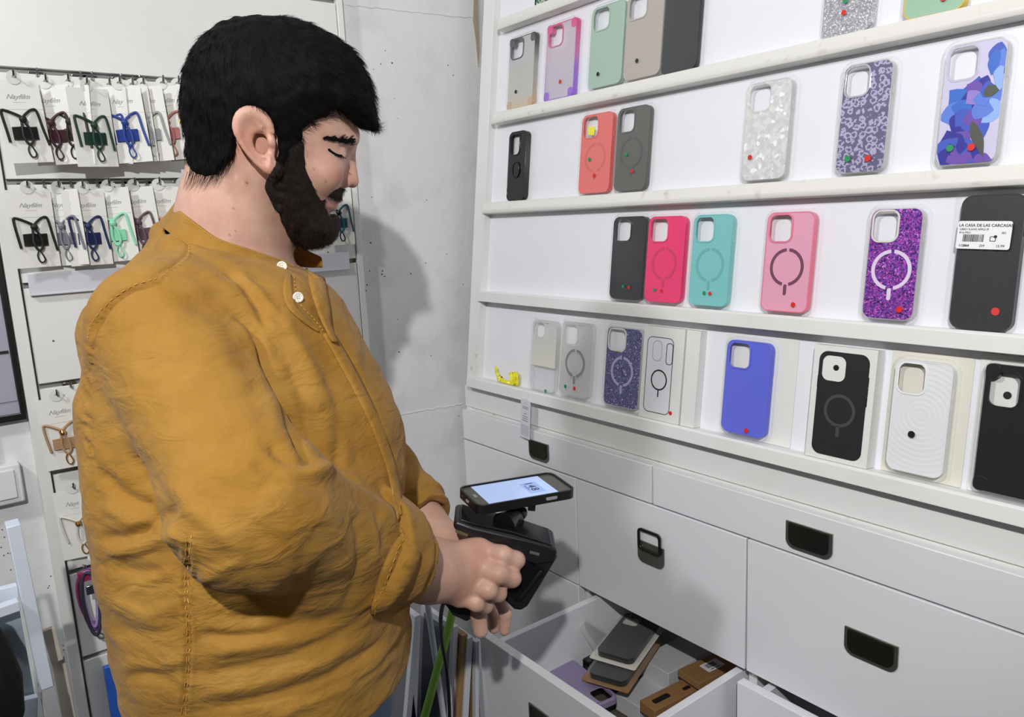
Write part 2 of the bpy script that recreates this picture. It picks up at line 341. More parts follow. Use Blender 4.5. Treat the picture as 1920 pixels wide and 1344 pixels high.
def case(row, BL, BR, lab, m, h=.150, cut=(.08, .54, .03, .29), ring=None, dots=(), blister=True, rim=None, dep=.011, plate=None, card=None, lift=None, cr_=.013, bumper=None, bag=False, corners=False, foil=False):
    u0 = disp(*BL, w=-.008)[0]; u1 = disp(*BR, w=-.008)[0]; w = u1-u0; uc = (u0+u1)/2
    lift = (.0045 if blister else .0008) if lift is None else lift
    base = TOP[row]+.0004; w0 = -.0212
    t = thing('phone_case', lab, 'phone case', dmat(uc, base, w0), 'phone cases on the display shelves')
    z = .0012 if (blister or card) else 0.
    cy = lift+h/2; o1 = rrect(w, h, cr_, 7, 0, cy); o2 = rrect(w-.0034, h-.0034, cr_-.0015, 7, 0, cy)
    nc = cut is None; cut = cut or (.3, .6, .1, .2)
    xa, xb = -w/2+cut[0]*w, -w/2+cut[1]*w; yb, ya = lift+h*(1-cut[3]), lift+h*(1-cut[2])
    hole = rrect(xb-xa, ya-yb, min(.0095, (xb-xa)*.3), 6, (xa+xb)/2, (ya+yb)/2)
    MB().prism(o1, z, z+dep, [o2]).build('bumper', bumper or m, t, bevel=.0009, sharp=50)
    MB().prism(rrect(w-.003, h-.003, cr_-.0013, 7, 0, cy), z+dep-.0018, z+dep-.0003, [] if nc else [hole]).build('back_plate', plate or m, t, bevel=.0004, sharp=50)
    ri = rrect(xb-xa+.005, ya-yb+.005, min(.012, (xb-xa)*.36), 6, (xa+xb)/2, (ya+yb)/2)
    if not nc: MB().prism(ri, z+dep-.0018, z+dep+.0009, [hole]).build('camera_rim', rim or bumper or m, t, bevel=.0005, sharp=50)
    for s_, yy, ll in ((1, .73, .012), (-1, .79, .006), (-1, .70, .010), (-1, .61, .010)):
        MB().box((s_*(w/2+.0001), lift+h*yy, z+dep*.5), (.0012, ll, .0035)).build('side_button', bumper or m, t, bevel=.0004)
    if corners:
        for sx in (-1, 1):
            for sy in (-1, 1): MB().prism([(sx*a, cy+sy*b) for a, b in rrect(.016, .018, .006, 4, w/2-.0075, h/2-.0085)], z+.001, z+dep+.0004).build('corner_bumper', bumper or m, t, bevel=.001)
    if ring:
        R = min(w*.385, .0285); yc = lift+h*.45; a0 = math.radians(6)
        for (s0, s1) in ((90+5, 270-12), (-90+12, 90-5)):
            pa = [(R*math.cos(math.radians(a)), yc+R*math.sin(math.radians(a))) for a in np.linspace(s0, s1, 22)]
            pb = [((R-.0048)*math.cos(math.radians(a)), yc+(R-.0048)*math.sin(math.radians(a))) for a in np.linspace(s1, s0, 22)]
            MB().prism(pa+pb, z+dep-.0004, z+dep+.0002).build('magnet_ring', ring, t)
        MB().prism(rrect(.0054, .0165, .0025, 4, 0, yc-R-.0055), z+dep-.0004, z+dep+.0002).build('magnet_bar', ring, t)
    for d in dots:
        p = disp(d[0], d[1], w=w0+z+dep+.001); x, y = p[0]-uc, p[1]-base; r_ = .0037 if len(d) < 4 else d[3]
        zz = z+dep+(.0006 if not blister else .0026)
        if len(d) > 4: zz = z+.0006
        label(MB().disc(x, y, r_, zz, zz+.0003, 20).build('price_dot', GOD[d[2]], t), {'r': 'round red sticker dot', 'g': 'round green sticker dot', 'k': 'round black sticker dot'}[d[2]])
    if blister:
        vs = []; fs = []; N = 28; prof = [(.0098, 0), (.0096, .0012), (.0062, .0014), (.0052, .006), (.0045, z+dep-.001), (.0020, z+dep+.0022)]
        for off, zz in prof:
            rr = rrect(w+2*off, h+2*off, cr_+off*.7, 6, 0, cy); rr = [(x, max(y, .0001+.0004*k_)) for k_, (x, y) in zip([0]*len(rr), rr)]
            n = len(rr); vs += [(x, y, zz) for x, y in rr]
        for k in range(len(prof)-1):
            for i in range(n): fs.append((k*n+i, k*n+(i+1) % n, (k+1)*n+(i+1) % n, (k+1)*n+i))
        fs.append(tuple(range((len(prof)-1)*n, len(prof)*n)))
        MB().add(vs, fs).build('blister_pack', BL_, t, sharp=25)
    if card: MB().prism(rrect(w+card[0], h+.017, .003, 3, card[1], (h+.017)/2), 0, .0008).build('backing_card', card[2], t)
    t['dims'] = (w, h, lift, z+dep); return t
def dims(t): d = t['dims']; return d[0], d[1], d[2], d[3]
# ---- row 1 (upper)
amber = grad('smoky_amber', [(0, (222, 188, 140), .7), (.25, (210, 198, 176), .4), (.6, (190, 192, 186), .4), (.85, (90, 92, 88), .8), (1, (38, 38, 36), .95)])
case(0+1, (950, 200), (997, 188), 'clear phone case fading from black top to amber bottom, far left of upper shelf', CLR, plate=grad('frost_amber', [(0, (222, 200, 165), .75), (.2, (208, 207, 200), .7), (1, (196, 198, 196), .75)]), bumper=amber, rim=mat('smoke_rim', (60, 60, 58), .2), dots=[(968, 172, 'k')], corners=True, lift=.001, blister=True)
pk = grad('pink_purple', [(0, (150, 96, 214), .9), (.42, (170, 120, 222), .8), (.55, (214, 130, 190), .75), (1, (224, 62, 130), .95)])
case(1, (1019, 187), (1073, 176), 'clear phone case with pink to purple gradient edge and one red dot', CLR, plate=grad('frost_pink', [(0, (214, 208, 222), .6), (1, (222, 205, 214), .6)]), bumper=pk, dots=[(1051, 153, 'r')], corners=True, lift=.002)
case(1, (1101, 164), (1163, 152), 'sage green phone case with a black dot near its bottom', mat('sage_green', (160, 186, 170), .45), dots=[(1122, 139, 'k')], lift=.006)
case(1, (1167, 149), (1236, 133), 'greige phone case with black dot beside the sage green one', mat('greige', (176, 168, 160), .45), dots=[(1195, 114, 'k')], lift=.006)
t = case(1, (1238, 137), (1303, 122), 'plain black phone case on the upper shelf, in a glossy clear pack', mat('soft_black', (26, 27, 29), .38), cut=(.12, .5, .02, .16), lift=.001)
# ---- row 0 (top, cut by the frame)
case(1, (1540, 66), (1632, 50), 'silver glitter phone case cut off by the top edge, green and red dots', glitter('silver_glitter', [(0, (150, 150, 156)), (.35, (178, 178, 184)), (.7, (205, 205, 210)), (.88, (250, 250, 250))], 650), dots=[(1583, 24, 'r'), (1586, 2, 'g')], lift=.001)
case(1, (1692, 36), (1808, 12), 'mint phone case with yellow jelly edge cut off by the top edge', mat('mint', (150, 186, 160), .4), bumper=grad('yellow_jelly', [(0, (226, 196, 60), .85), (1, (236, 210, 80), .85)]), dots=[(1770, -3, 'r')], lift=.001)
t = thing('packaged_accessory', 'small dark green printed pack at the left end of the top shelf', 'package', dmat(*[disp(1013, 14)[0], TOP[0]+.0004, -.0212]))
MB().bx(-.022, .026, 0, .11, 0, .008).build('box', mat('green_print', (70, 104, 84), .35, mott=(160, (190, 205, 190), .5, .56)), t, bevel=.0008)
MB().bx(-.0242, -.0222, 0, .112, 0, .0092).build('black_edge', mat('soft_black', (26, 27, 29)), t)
# ---- row 2
t = case(2, (949, 371), (981, 370), 'shiny black phone case with ring stand, alone at the left of the middle shelf', mat('gloss_black', (24, 25, 27), .14), blister=False, h=.148, dots=[(966, 268, 'k', .003, 1)], cut=(.12, .62, .04, .33), dep=.013)
w_, h_, l_, z_ = dims(t)
MB().tube([(.012*math.cos(a)+.001, h_*.45+.017*math.sin(a), z_+.0012) for a in np.linspace(0, 2*math.pi, 28)[:-1]], .0012, 6, closed=True).build('ring_stand', mat('gloss_black', 0), t)
MB().prism(rrect(.017, .03, .006, 5, .001, h_*.45), z_-.0003, z_+.0008).build('ring_base', mat('gloss_black', 0), t, bevel=.0004)
MB().prism(rrect((w_*.5), h_*.29-.003, .006, 5, -w_/2+.37*w_, l_+h_*(1-.185)), .0002, .0006).build('paper_insert', CARD, t)
t = case(2, (1083, 361), (1140, 358), 'coral pink phone case with a torn yellow sticker on its camera opening', mat('coral', (226, 106, 100), .4), ring=mat('coral_ring', (208, 98, 94), .45), dots=[(1106, 299, 'g'), (1115, 329, 'r')])
w_, h_, l_, z_ = dims(t)
MB().prism([(-.022, .117), (-.005, .114), (-.003, .131), (-.009, .129), (-.014, .133), (-.024, .129)], z_+.001, z_+.0014).build('torn_sticker', mat('neon_yellow', (236, 228, 30), .5), t)
case(2, (1149, 356), (1208, 352), 'dark grey green phone case beside the coral one, green and red dots', mat('olive_grey', (84, 86, 80), .35), ring=mat('olive_ring', (74, 76, 71), .4), dots=[(1175, 290, 'g'), (1186, 321, 'r')])
case(2, (1387, 342), (1470, 336), 'pearly white flecked clear phone case with one red dot', glitter('pearl_fleck', [(0, (206, 206, 204)), (.3, (214, 214, 212)), (.6, (222, 222, 220)), (.9, (246, 246, 246))], 170, .2, .1), bumper=CLR, dots=[(1407, 295, 'r')])
t = case(2, (1563, 328), (1655, 320), 'lilac leopard print phone case with green and red dots', leopard('leopard_print'), bumper=CLR, rim=mat('chrome_lilac', (196, 196, 206), .15, metal=.8), dots=[(1590, 298, 'g', .0045), (1628, 297, 'r', .0045)])
w_, h_, l_, z_ = dims(t)
t = case(2, (1750, 316), (1866, 304), 'clear phone case printed with blue and purple flowers', mat('lilac_white', (206, 200, 226), .25), bumper=CLR, rim=CLR, dots=[(1782, 278, 'g', .0045), (1822, 276, 'r', .0045)])
w_, h_, l_, z_ = dims(t)
rnd = random.Random(5)
FLC = [mat('petal_%d' % i, c, .25) for i, c in enumerate([(70, 92, 190), (96, 130, 215), (52, 52, 150), (110, 80, 170), (150, 130, 205), (60, 110, 200), (84, 86, 76), (150, 180, 235)])]
def petal(cx, cy, a, L, W, m, k):
    P = []
    for q in np.linspace(0, 1, 12): P.append((L*q, W*math.sin(math.pi*q**.75)*(1+.12*math.sin(9*q+k))))
    for q in np.linspace(1, 0, 12)[1:-1]: P.append((L*q, -W*math.sin(math.pi*q**.75)*(1+.12*math.sin(8*q+2*k))))
    P = [(cx+x*math.cos(a)-y*math.sin(a), cy+x*math.sin(a)+y*math.cos(a)) for x, y in P]
    P = [(max(-w_/2+.002, min(w_/2-.002, x)), max(l_+.002, min(l_+h_-.002, y))) for x, y in P]
    MB().prism(P, z_-.0004, z_+.00003*k).build('printed_petal', m, t)
k = 1
for (cx, cy, n, L, W, cs) in ((.002, .072, 7, .040, .017, (1, 0, 5, 1, 2, 0, 7)), (.002, .072, 6, .026, .012, (0, 2, 5, 0, 3, 1)), (-.014, .026, 6, .026, .013, (3, 2, 0, 2, 3, 0)), (-.012, .028, 5, .015, .008, (2, 0, 2, 3, 2)), (.010, .092, 5, .020, .010, (2, 3, 4, 1, 0)), (.010, .010, 4, .022, .009, (2, 3, 0, 3))):
    for i in range(n): petal(cx, cy, 2*math.pi*i/n+.5+k*.03, L, W, FLC[cs[i]], k); k += 1
petal(.004, .058, -1.2, .050, .006, FLC[6], k); petal(.014, .088, .4, .020, .007, FLC[6], k+1)
for q, (x, y, a_, L, W, c_) in enumerate(((.028, .148, -1.9, .028, .009, 0), (.032, .140, -1.7, .040, .012, 1), (.030, .120, -1.5, .030, .008, 7), (.024, .140, -1.7, .030, .007, 5))): petal(x, y, a_, L, W, FLC[c_], k+2+q)
# ---- row 3
case(3, (1141, 559), (1202, 563), 'glossy black phone case on the middle shelf, green and red dots at its foot', mat('gloss_black', 0), dots=[(1169, 537, 'g', .003), (1180, 539, 'r', .003)], h=.152, lift=.005)
case(3, (1206, 563), (1274, 567), 'hot pink phone case between the black and the teal one', mat('hot_pink', (234, 44, 110), .3), ring=mat('pink_ring', (206, 40, 96), .35), dots=[(1228, 543, 'g', .003), (1241, 545, 'r', .003)], lift=.005)
case(3, (1289, 571), (1360, 577), 'teal phone case with faint ring, right of the hot pink one', mat('teal', (120, 194, 192), .3), ring=mat('teal_ring', (100, 176, 174), .35), dots=[(1321, 549, 'g', .003), (1332, 550, 'r', .003)], lift=.005)
case(3, (1424, 583), (1511, 590), 'translucent pink phone case with a dark plum magnet ring', mat('clear_pink', (226, 160, 184), .25), bumper=grad('jelly_pink', [(0, (240, 120, 150), .9), (1, (240, 130, 158), .9)]), ring=mat('plum', (112, 60, 84), .35), dots=[(1488, 571, 'r')])
case(3, (1613, 597), (1710, 603), 'purple glitter phone case with a white magnet ring', glitter('purple_glitter', [(0, (60, 28, 100)), (.18, (104, 48, 150)), (.38, (160, 62, 186)), (.62, (190, 84, 200)), (.82, (96, 84, 190)), (.93, (228, 150, 236))], 620), bumper=CLR, rim=mat('milky', (216, 214, 204), .25), ring=mat('pale_lilac', (224, 208, 232), .35), dots=[(1687, 580, 'r', .0042)])
t = case(3, (1776, 614), (1893, 624), 'large black phone case in a plastic bag with a white price label', mat('soft_black', 0), h=.166, cut=None, blister=False, dots=[(1866, 584, 'r', .0048)], dep=.011)
w_, h_, l_, z_ = dims(t)
# crinkled bag
vs = []; nx, ny = 26, 44
for j in range(ny+1):
    for i in range(nx+1):
        x = (i/nx-.5)*(w_+.022); y = .0005+j/ny*(h_+.006); e = min(i, nx-i)/nx
        vs.append((x, y, z_+.0015+.0010*math.sin(i*1.9+.8*math.sin(j*.45))+.0006*math.sin(j*1.3+i) - (.010*(1-min(1, e*9)) )))
MB().add(vs, [(j*(nx+1)+i, j*(nx+1)+i+1, (j+1)*(nx+1)+i+1, (j+1)*(nx+1)+i) for j in range(ny) for i in range(nx)]).build('plastic_bag', BAG, t, sharp=180)
a = disp(1797, 416, -.006); b = disp(1893, 468, -.006); uc = t.matrix_world.translation; uc = -uc[1]
x0, x1 = a[0]-uc, b[0]-uc; y1, y0 = a[1]-TOP[3], b[1]-TOP[3]; lw, lh = x1-x0, y1-y0
lb = MB().prism(rrect(lw, lh, .003, 4, 0, 0), 0, .0003).build('price_label', mat('label_paper', (236, 236, 238), .5), t); lb.matrix_local = T((x0+x1)/2, (y0+y1)/2, z_+.004) @ RZ(math.radians(-1.5)); label(lb, 'white printed price label')
text('LA CASA DE LAS CARCASAS', lw*.079, INK, lb, T(.001, lh*.30, .0004), bold=.00006); text('LIBRO SUAVE APPLE IP', lw*.055, INK, lb, T(-lw*.46, lh*.17, .0004), align='LEFT'); text('IP16 PRO', lw*.055, INK, lb, T(-lw*.46, lh*.05, .0004), align='LEFT')
text('112864', lw*.066, INK, lb, T(-lw*.44, -lh*.42, .0004), align='LEFT', bold=.0001); text('ZFF', lw*.066, INK, lb, T(0, -lh*.42, .0004)); text('15.99', lw*.072, INK, lb, T(lw*.33, -lh*.42, .0004)); text('001', lw*.06, INK, lb, T(lw*.37, lh*.05, .0004))
br = MB(); x = -lw*.38; r9 = random.Random(3)
while x < lw*.0: q = r9.choice((.0003, .0005, .0008)); br.bx(x, x+q, -lh*.24, lh*.02, .0003, .00045); x += q+r9.choice((.0003, .0005))
br.build('barcode', INK, lb)
ic = MB(); ic.prism(rrect(.0068, .0062, .001, 3, lw*.18, -lh*.13), .0003, .00045, [rrect(.0052, .0046, .0006, 3, lw*.18, -lh*.13)]); ic.disc(lw*.225, -lh*.05, .0019, .00045, .0006, 16); ic.build('recycling_mark', INK, lb)
# ---- row 4 (lowest)
t = case(4, (991, 736), (1037, 742), 'plain clear phone case above the yellow tape, one green dot', CLR, dots=[(1024, 733, 'g')], plate=grad('frost_cream', [(0, (224, 224, 226), .2), (.36, (220, 220, 224), .2), (.37, (226, 224, 206), .9), (1, (222, 222, 224), .45)]), lift=.002, cut=(.08, .5, .04, .24))
case(4, (1046, 740), (1102, 750), 'clear phone case with grey magnet ring, green and red dots', CLR, ring=mat('grey_ring', (134, 134, 132), .4), dots=[(1061, 724, 'g'), (1078, 728, 'r')], plate=grad('frost_grey', [(0, (214, 214, 210), .3), (1, (216, 216, 214), .3)]), lift=.006, cut=(.1, .52, .04, .3))
case(4, (1129, 756), (1194, 771), 'indigo glitter phone case with pale lilac magnet ring', glitter('indigo_glitter', [(0, (58, 56, 104)), (.3, (84, 82, 134)), (.6, (104, 100, 156)), (.9, (150, 150, 200)), (.975, (250, 250, 255))], 600), bumper=CLR, rim=mat('milky', 0), ring=mat('lilac_ring', (168, 166, 204), .35), lift=.006)
def carton(row, BL, BR, lab, dep=.0195, h=.165):
    u0 = disp(*BL, w=-.002)[0]; u1 = disp(*BR, w=-.002)[0]; w = u1-u0
    t = thing('boxed_phone_case', lab, 'phone case box', dmat((u0+u1)/2, TOP[row]+.0004, -.0214), 'boxed cases on the lowest shelf')
    MB().bx(-w/2, w/2, 0, h, 0, dep).build('carton', CARD, t, bevel=.0004); return t, w, h, dep
t, w, h, d = carton(4, (1197, 783), (1271, 800), 'slim white box printed with a clear black-edged case and a red dot')
cw, chh = w*.66, .135; yc = .012+chh/2; LN = mat('print_dark', (52, 52, 58), .5)
MB().prism(rrect(cw, chh, .011, 6, -.006, yc), d, d+.0003, [rrect(cw-.0024, chh-.0024, .0098, 6, -.006, yc)]).build('printed_outline', LN, t)
MB().prism(rrect(cw-.003, chh-.003, .0098, 6, -.006, yc), d, d+.0002).build('printed_body', mat('print_pale', (222, 222, 228), .5), t)
MB().prism(rrect(.021, .036, .009, 6, -.012, yc+.043), d+.0002, d+.0004, [rrect(.0202, .0348, .0085, 6, -.012, yc+.043)]).build('printed_camera', LN, t)
MB().prism(rrect(.015, .038, .006, 6, .016, yc+.040), d+.0002, d+.0005, [rrect(.0125, .0355, .005, 6, .016, yc+.040)]).build('printed_flap', LN, t)
R = .0185; ringp = MB().prism([(-.004+R*math.cos(a), yc-.008+R*math.sin(a)) for a in np.linspace(0, 2*math.pi, 40)[:-1]], d+.0002, d+.0005, [[(-.004+(R-.0026)*math.cos(a), yc-.008+(R-.0026)*math.sin(a)) for a in np.linspace(0, 2*math.pi, 40)[:-1]]])
ringp.bx(-.0052, -.0028, yc-.008-R-.012, yc-.008-R, d+.0002, d+.0005); ringp.build('printed_ring', INK, t)
p = disp(1257, 775, -.002); MB().disc(p[0]+t.matrix_world.translation[1], p[1]-TOP[4], .0036, d, d+.0006).build('price_dot', RED, t)
t, w, h, d = carton(4, (1273, 800), (1298, 806), 'narrow plain white carton beside the box with the red dot', .017)
case(4, (1349, 819), (1431, 829), 'plain periwinkle blue phone case with one red dot', mat('periwinkle', (92, 102, 216), .38), dots=[(1400, 807, 'r')], card=(.05, .014, CARD), lift=.007)
t, w, h, d = carton(4, (1509, 852), (1624, 880), 'white box printed with a black speckled phone case and a black dot')
cw, chh = w*.80, .150; yc = .007+chh/2; BS = mat('print_black_speckle', (30, 30, 34), .5, mott=(900, (80, 80, 88), .66, .7))
hole = rrect(cw*.47, .036, .010, 6, -cw*.19, yc+chh/2-.024)
MB().prism(rrect(cw, chh, .013, 7, 0, yc), d, d+.0004, [hole]).build('printed_case', BS, t)
R = .0235; MB().prism([(R*math.cos(a), yc-.008+R*math.sin(a)) for a in np.linspace(0, 2*math.pi, 48)[:-1]], d+.0004, d+.0006, [[((R-.0045)*math.cos(a), yc-.008+(R-.0045)*math.sin(a)) for a in np.linspace(0, 2*math.pi, 48)[:-1]]]).build('printed_ring', mat('ring_print', (66, 66, 70), .5), t)
MB().prism(rrect(.0055, .0165, .0026, 4, 0, yc-.008-R-.006), d+.0004, d+.0006).build('printed_bar', mat('ring_print', 0), t)
p = disp(1568, 690, -.002); MB().disc(p[0]+t.matrix_world.translation[1], p[1]-TOP[4], .0042, d, d+.0006).build('price_dot', BLK, t)
for s_, yy, ll in ((1, .75, .014), (1, .66, .012), (1, .57, .014), (-1, .7, .016)): MB().bx(s_*cw/2-.0004, s_*cw/2+.0011, yc-chh/2+chh*yy-ll/2, yc-chh/2+chh*yy+ll/2, d, d+.0004).build('printed_button', INK, t)
case(4, (1657, 892), (1764, 906), 'white phone case with ripple relief and a black dot in the middle', ripple('ripple_white'), rim=mat('ripple_rim', (236, 236, 236), .3), dots=[(1710, 814, 'k', .0046)], card=(.03, .004, CREAM), lift=.007)
case(4, (1822, 921), (1942, 945), 'rugged black phone case in the bottom right corner of the shelf', mat('rugged_black', (20, 21, 24), .35), h=.158, dots=[(1882, 742, 'k', .0046, 1)], corners=True, card=(.03, .004, CARD), lift=.006, cut=(.09, .55, .06, .32))
# crumpled yellow tape, hanging paper tag
tp = []; r_ = random.Random(2)
u, v = disp(945, 712, -.006)
t = thing('yellow_tape', 'crumpled strip of bright yellow tape lying on the lowest ledge', 'tape', dmat(u, TOP[4]+.0004, -.012))
vs = []; N = 34
pathx = np.linspace(-.043, .043, N)
for i in range(N):
    q = i/(N-1); y0 = .005+.026*max(0, 1-q/.18)+.003*math.sin(q*9)+(.008 if q > .68 else 0); wd = .0060+(.0105 if q > .68 else .0015*math.sin(i*1.7))
    for s_ in (-1, -.3, .3, 1): vs.append((pathx[i]+.002*math.sin(i*2.3+s_*2), max(.0008, y0+wd*s_*.9+.0012*math.sin(i*3.1+s_)), .004*math.sin(i*1.9+s_*1.6)))
fs = [(i*4+j, i*4+j+1, (i+1)*4+j+1, (i+1)*4+j) for i in range(N-1) for j in range(3)]
o = MB().add(vs, fs).build('crumpled_strip', mat('neon_yellow_film', (232, 226, 50), .35), t, sharp=20); so = o.modifiers.new('thick', 'SOLIDIFY'); so.thickness = .0006
p = disp(990, 748, .004)
t = thing('paper_tag', 'white printed paper tag hanging on a clear loop from the lowest ledge', 'tag', Matrix(((0, 0, -1, .990), (-1, 0, 0, -p[0]), (0, 1, 0, 1.2+p[1]), (0, 0, 0, 1))) @ RZ(math.radians(-6)))
tg = MB().prism([(-.0165, 0), (-.0165, -.082), (.0165, -.082), (.0165, 0), (.011, .005), (-.011, .005)], 0, .0004, [[(.0015*math.cos(a), -.003+.0015*math.sin(a)) for a in np.linspace(0, 2*math.pi, 12)[:-1]]])
tg = tg.build('tag_card', mat('tag_paper', (214, 214, 224), .6), t); tg.matrix_local = T(0, -.004, .004)
pr = MB(); r9 = random.Random(4)
for j, (y, a_, b_) in enumerate([(-.013, -.009, .009), (-.0165, -.009, .008), (-.028, -.004, .004)]+[(-.034-.005*i, -.009, .009) for i in range(3)]+[(-.055-.0036*i, -.013, .013) for i in range(7)]):
    x = a_
    while x < b_: q = r9.uniform(.001, .003); pr.bx(x, min(x+q, b_), y, y+(.0010 if j > 5 else .0017), .0004, .00055); x += q+.0007
pr.build('printed_lines', mat('tag_ink', (110, 108, 124), .7), tg)
MB().tube([(0, -.007, .0045), (-.003, .002, .005), (-.004, .008, .003), (0, .013, -.002), (.004, .008, .003), (.003, .002, .005)], .0005, 5, closed=True).build('string', CLR, t)
# ================================================================ slat panel on the back wall
sw = thing('slat_wall_panel', 'white slotted wall panel with metal hooks behind the man', 'wall panel', T(.45, 1.535, 1.3))
I4 = Matrix.Identity(4)
SL = mat('slat_white', (226, 226, 222), .4, mott=(3, (214, 214, 210), .45, .8)); MT = mat('chrome_hook', (150, 150, 150), .18, metal=.95)
GZ = [2.00, 1.825, 1.648, 1.478, 1.305, 1.151, .963, .793, .62, .45]
for i in range(len(GZ)+1):
    z1 = (GZ[i-1]-.0095) if i else 2.5; z0 = GZ[i] if i < len(GZ) else .25
    MB().bx(.139, .752, 1.522, 1.534, z0, z1).build('slat', SL, sw, bevel=.0008, mw=I4)
for z in GZ: MB().bx(.139, .752, 1.5335, 1.5385, z-.0125, z+.004).build('slot_insert', GR, sw, mw=I4)
for (a, b) in ((.117, .1355), (.7535, .766)): MB().bx(a, b, 1.518, 1.5395, .25, 2.5).build('edge_trim', SL, sw, bevel=.001, mw=I4)
for x, y in ((80, 519), (100, 639), (615, 473)):
    p = hitp(x, y, (0, 1, 0), (0, 1.522, 0)); MB().add([(v[0], 1.522-v[2], v[1]) for v in MB().disc(p[0], p[2], .0016, -.0004, .0006, 10).v], MB().disc(0, 0, 1, 0, 1, 10).f).build('nail_hole', mat('speck_dark', 0), sw, mw=I4)
t = thing('price_rail', 'pale empty plastic label rail across the slotted panel', 'label rail', T(.44, 1.522, 1.475))
RAIL = mat('label_rail_plastic', (204, 205, 212), .25)
MB().bx(-.293, .293, -.0065, 0, -.019, .018).build('rail_face', RAIL, t, bevel=.001); MB().bx(-.293, .293, -.009, -.0065, -.019, -.016).build('rail_lip', RAIL, t, bevel=.0006)
# ---------------------------------------------------------------- strap cards on hooks
CDM = mat('hang_card', (222, 221, 215), .5); CDL = mat('script_ink', (150, 150, 150), .6); TAB = mat('hang_tab_clear', (212, 212, 208), .2)
def cordm(n, c, r=.6): return mat('cord_'+n, c, r, bump=(900, .3, .0006))
def hook(x, z, L, y=1.528):
    t = thing('wall_hook', None, 'hook', T(x, y, z)); t['label'] = 'small metal hook in the panel slot'; t['group'] = 'metal hooks in the slotted panel'
    MB().bx(-.011, .011, -.004, .0, -.010, .004).build('bracket', MT, t, bevel=.0006)
    MB().tube([(0, 0, -.002), (0, -L*.5, -.003), (0, -L, -.002), (0, -L-.003, .004), (0, -L-.002, .007)], .0016, 8).build('prong', MT, t)
    return t
def cord_paths(v, s=1.):
    r = random.Random(v); j = lambda: r.uniform(-.0015, .0015)
    A = [(-.022+j(), .001, -.100), (-.025, .001, -.078), (-.027, .001, -.058), (-.026, .001, -.051), (-.018, .002, -.053), (-.008, .004, -.058), (0, .005, -.063)]
    B = [(.030+j(), .001, -.106), (.026, .001, -.080), (.023, .001, -.058), (.020, .001, -.0505), (.013, .002, -.052), (.005, .004, -.058), (0, .005, -.063)]
    C = [(-.002, .006, -.062), (-.003, .006, -.075), (-.004, .006, -.092), (.002, .006, -.104), (.008, .006, -.098), (.007, .006, -.082), (.001, .006, -.070)]
    Dp = [(.003, .005, -.103), (-.001, .005, -.112), (.001, .005, -.122), (.006, .005, -.124), (.009, .005, -.119), (.006, .005, -.110), (.003, .005, -.104)]
    return A, B, C, Dp
def smoothp(P, k=4):
    out = []; n = len(P)
    for i in range(n-1):
        p0, p1, p2, p3 = [np.array(P[max(0, min(n-1, q))]) for q in (i-1, i, i+1, i+2)]
        for t in np.linspace(0, 1, k, endpoint=False):
            out.append(.5*((2*p1)+(p2-p0)*t+(2*p0-5*p1+4*p2-p3)*t*t+(3*p1-p0-3*p2+p3)*t**3))
    return out+[np.array(P[-1])]
def strap_card(px, py, Y, lab, cm, rot=0., roll=0., v=1, metal=None, grp='phone strap cards on the slotted panel', band=True, thick=.0021, hk=True, lean=0., tabc=True):
    p = hitp(px, py, (0, 1, 0), (0, Y, 0))
    M = T(*p) @ Matrix.Rotation(rot, 4, 'Z') @ Matrix.Rotation(roll, 4, 'Y') @ Matrix.Rotation(lean, 4, 'X')
    t = thing('strap_card', lab, 'phone strap', M, grp)
    fx = lambda x, y, z: (x, -z, y)
    MB().prism([(-.0325, -.006), (-.0325, -.132), (.0325, -.132), (.0325, -.006), (.008, -.006), (.006, -.001), (-.006, -.001), (-.008, -.006)][::-1], 0, .0005, f=fx).build('card', CDM, t, smooth=False)
    MB().prism([(-.0325, -.050), (-.0325, -.006), (.0325, -.006), (.0325, -.050)], .0006, .0010, f=fx).build('card_flap', CDM, t, smooth=False)
    if tabc:
        MB().prism([(.0105*math.cos(a), .0105*math.sin(a)-.002) for a in np.linspace(0, 2*math.pi, 28)[:-1]], .0012, .0022, [[(.0022*math.cos(a), .0022*math.sin(a)-.001) for a in np.linspace(0, 2*math.pi, 12)[:-1]]], f=fx).build('hang_tab', TAB, t, bevel=.0003)
    text('Nayfilm', .0105, CDL, t, T(0, -.0012, -.034) @ Matrix.Rotation(math.pi/2, 4, 'X'), shear=.5, name='script_lettering')
    MB().prism([(-.008, -.0395), (.010, -.0395), (.010, -.0390), (-.008, -.0390)], .0010, .0012, f=fx).build('printed_line', CDL, t)
    A, B, C, Dp = cord_paths(v); mb = MB()
    for P in (A, B, C): mb.tube([(x, -y-.0022, z) for x, y, z in smoothp(P)], thick, 7)
    mb.build('cord', cm, t)
    MB().tube([(x, -y-.0022, z) for x, y, z in smoothp(Dp)], thick*.62, 6).build('phone_loop', metal or cm, t)
    kb = MB().lathe([(.0006, -.005), (.0045, -.004), (.0058, 0), (.0045, .004), (.0006, .005)], (0, -.008, -.066), 14); kb.build('knot_bead', metal or cm, t)
    if band:
        wb = MB()
        for i in range(7): wb.tube([(-.017, -.0035, -.0785-.0028*i), (-.006, -.0052, -.0785-.0028*i+.0006), (.008, -.0052, -.0785-.0028*i-.0004), (.0175, -.0035, -.0785-.0028*i)], .0016, 6)
        wb.build('wound_cord', cm, t)
    if hk:
        hx = p[0]+.0; gz = min(GZ, key=lambda z: abs(z-.006-p[2])); hook(p[0], max(p[2]+.002, gz-.004) if False else p[2]+.003, 1.528-Y+.012)
    return t
r_ = math.radians
BK_, NV, BU, GNc, DG = cordm('black', (14, 14, 14)), cordm('navy', (22, 34, 80)), cordm('burgundy', (58, 20, 34)), cordm('bottle', (14, 50, 40)), cordm('forest', (36, 38, 30))
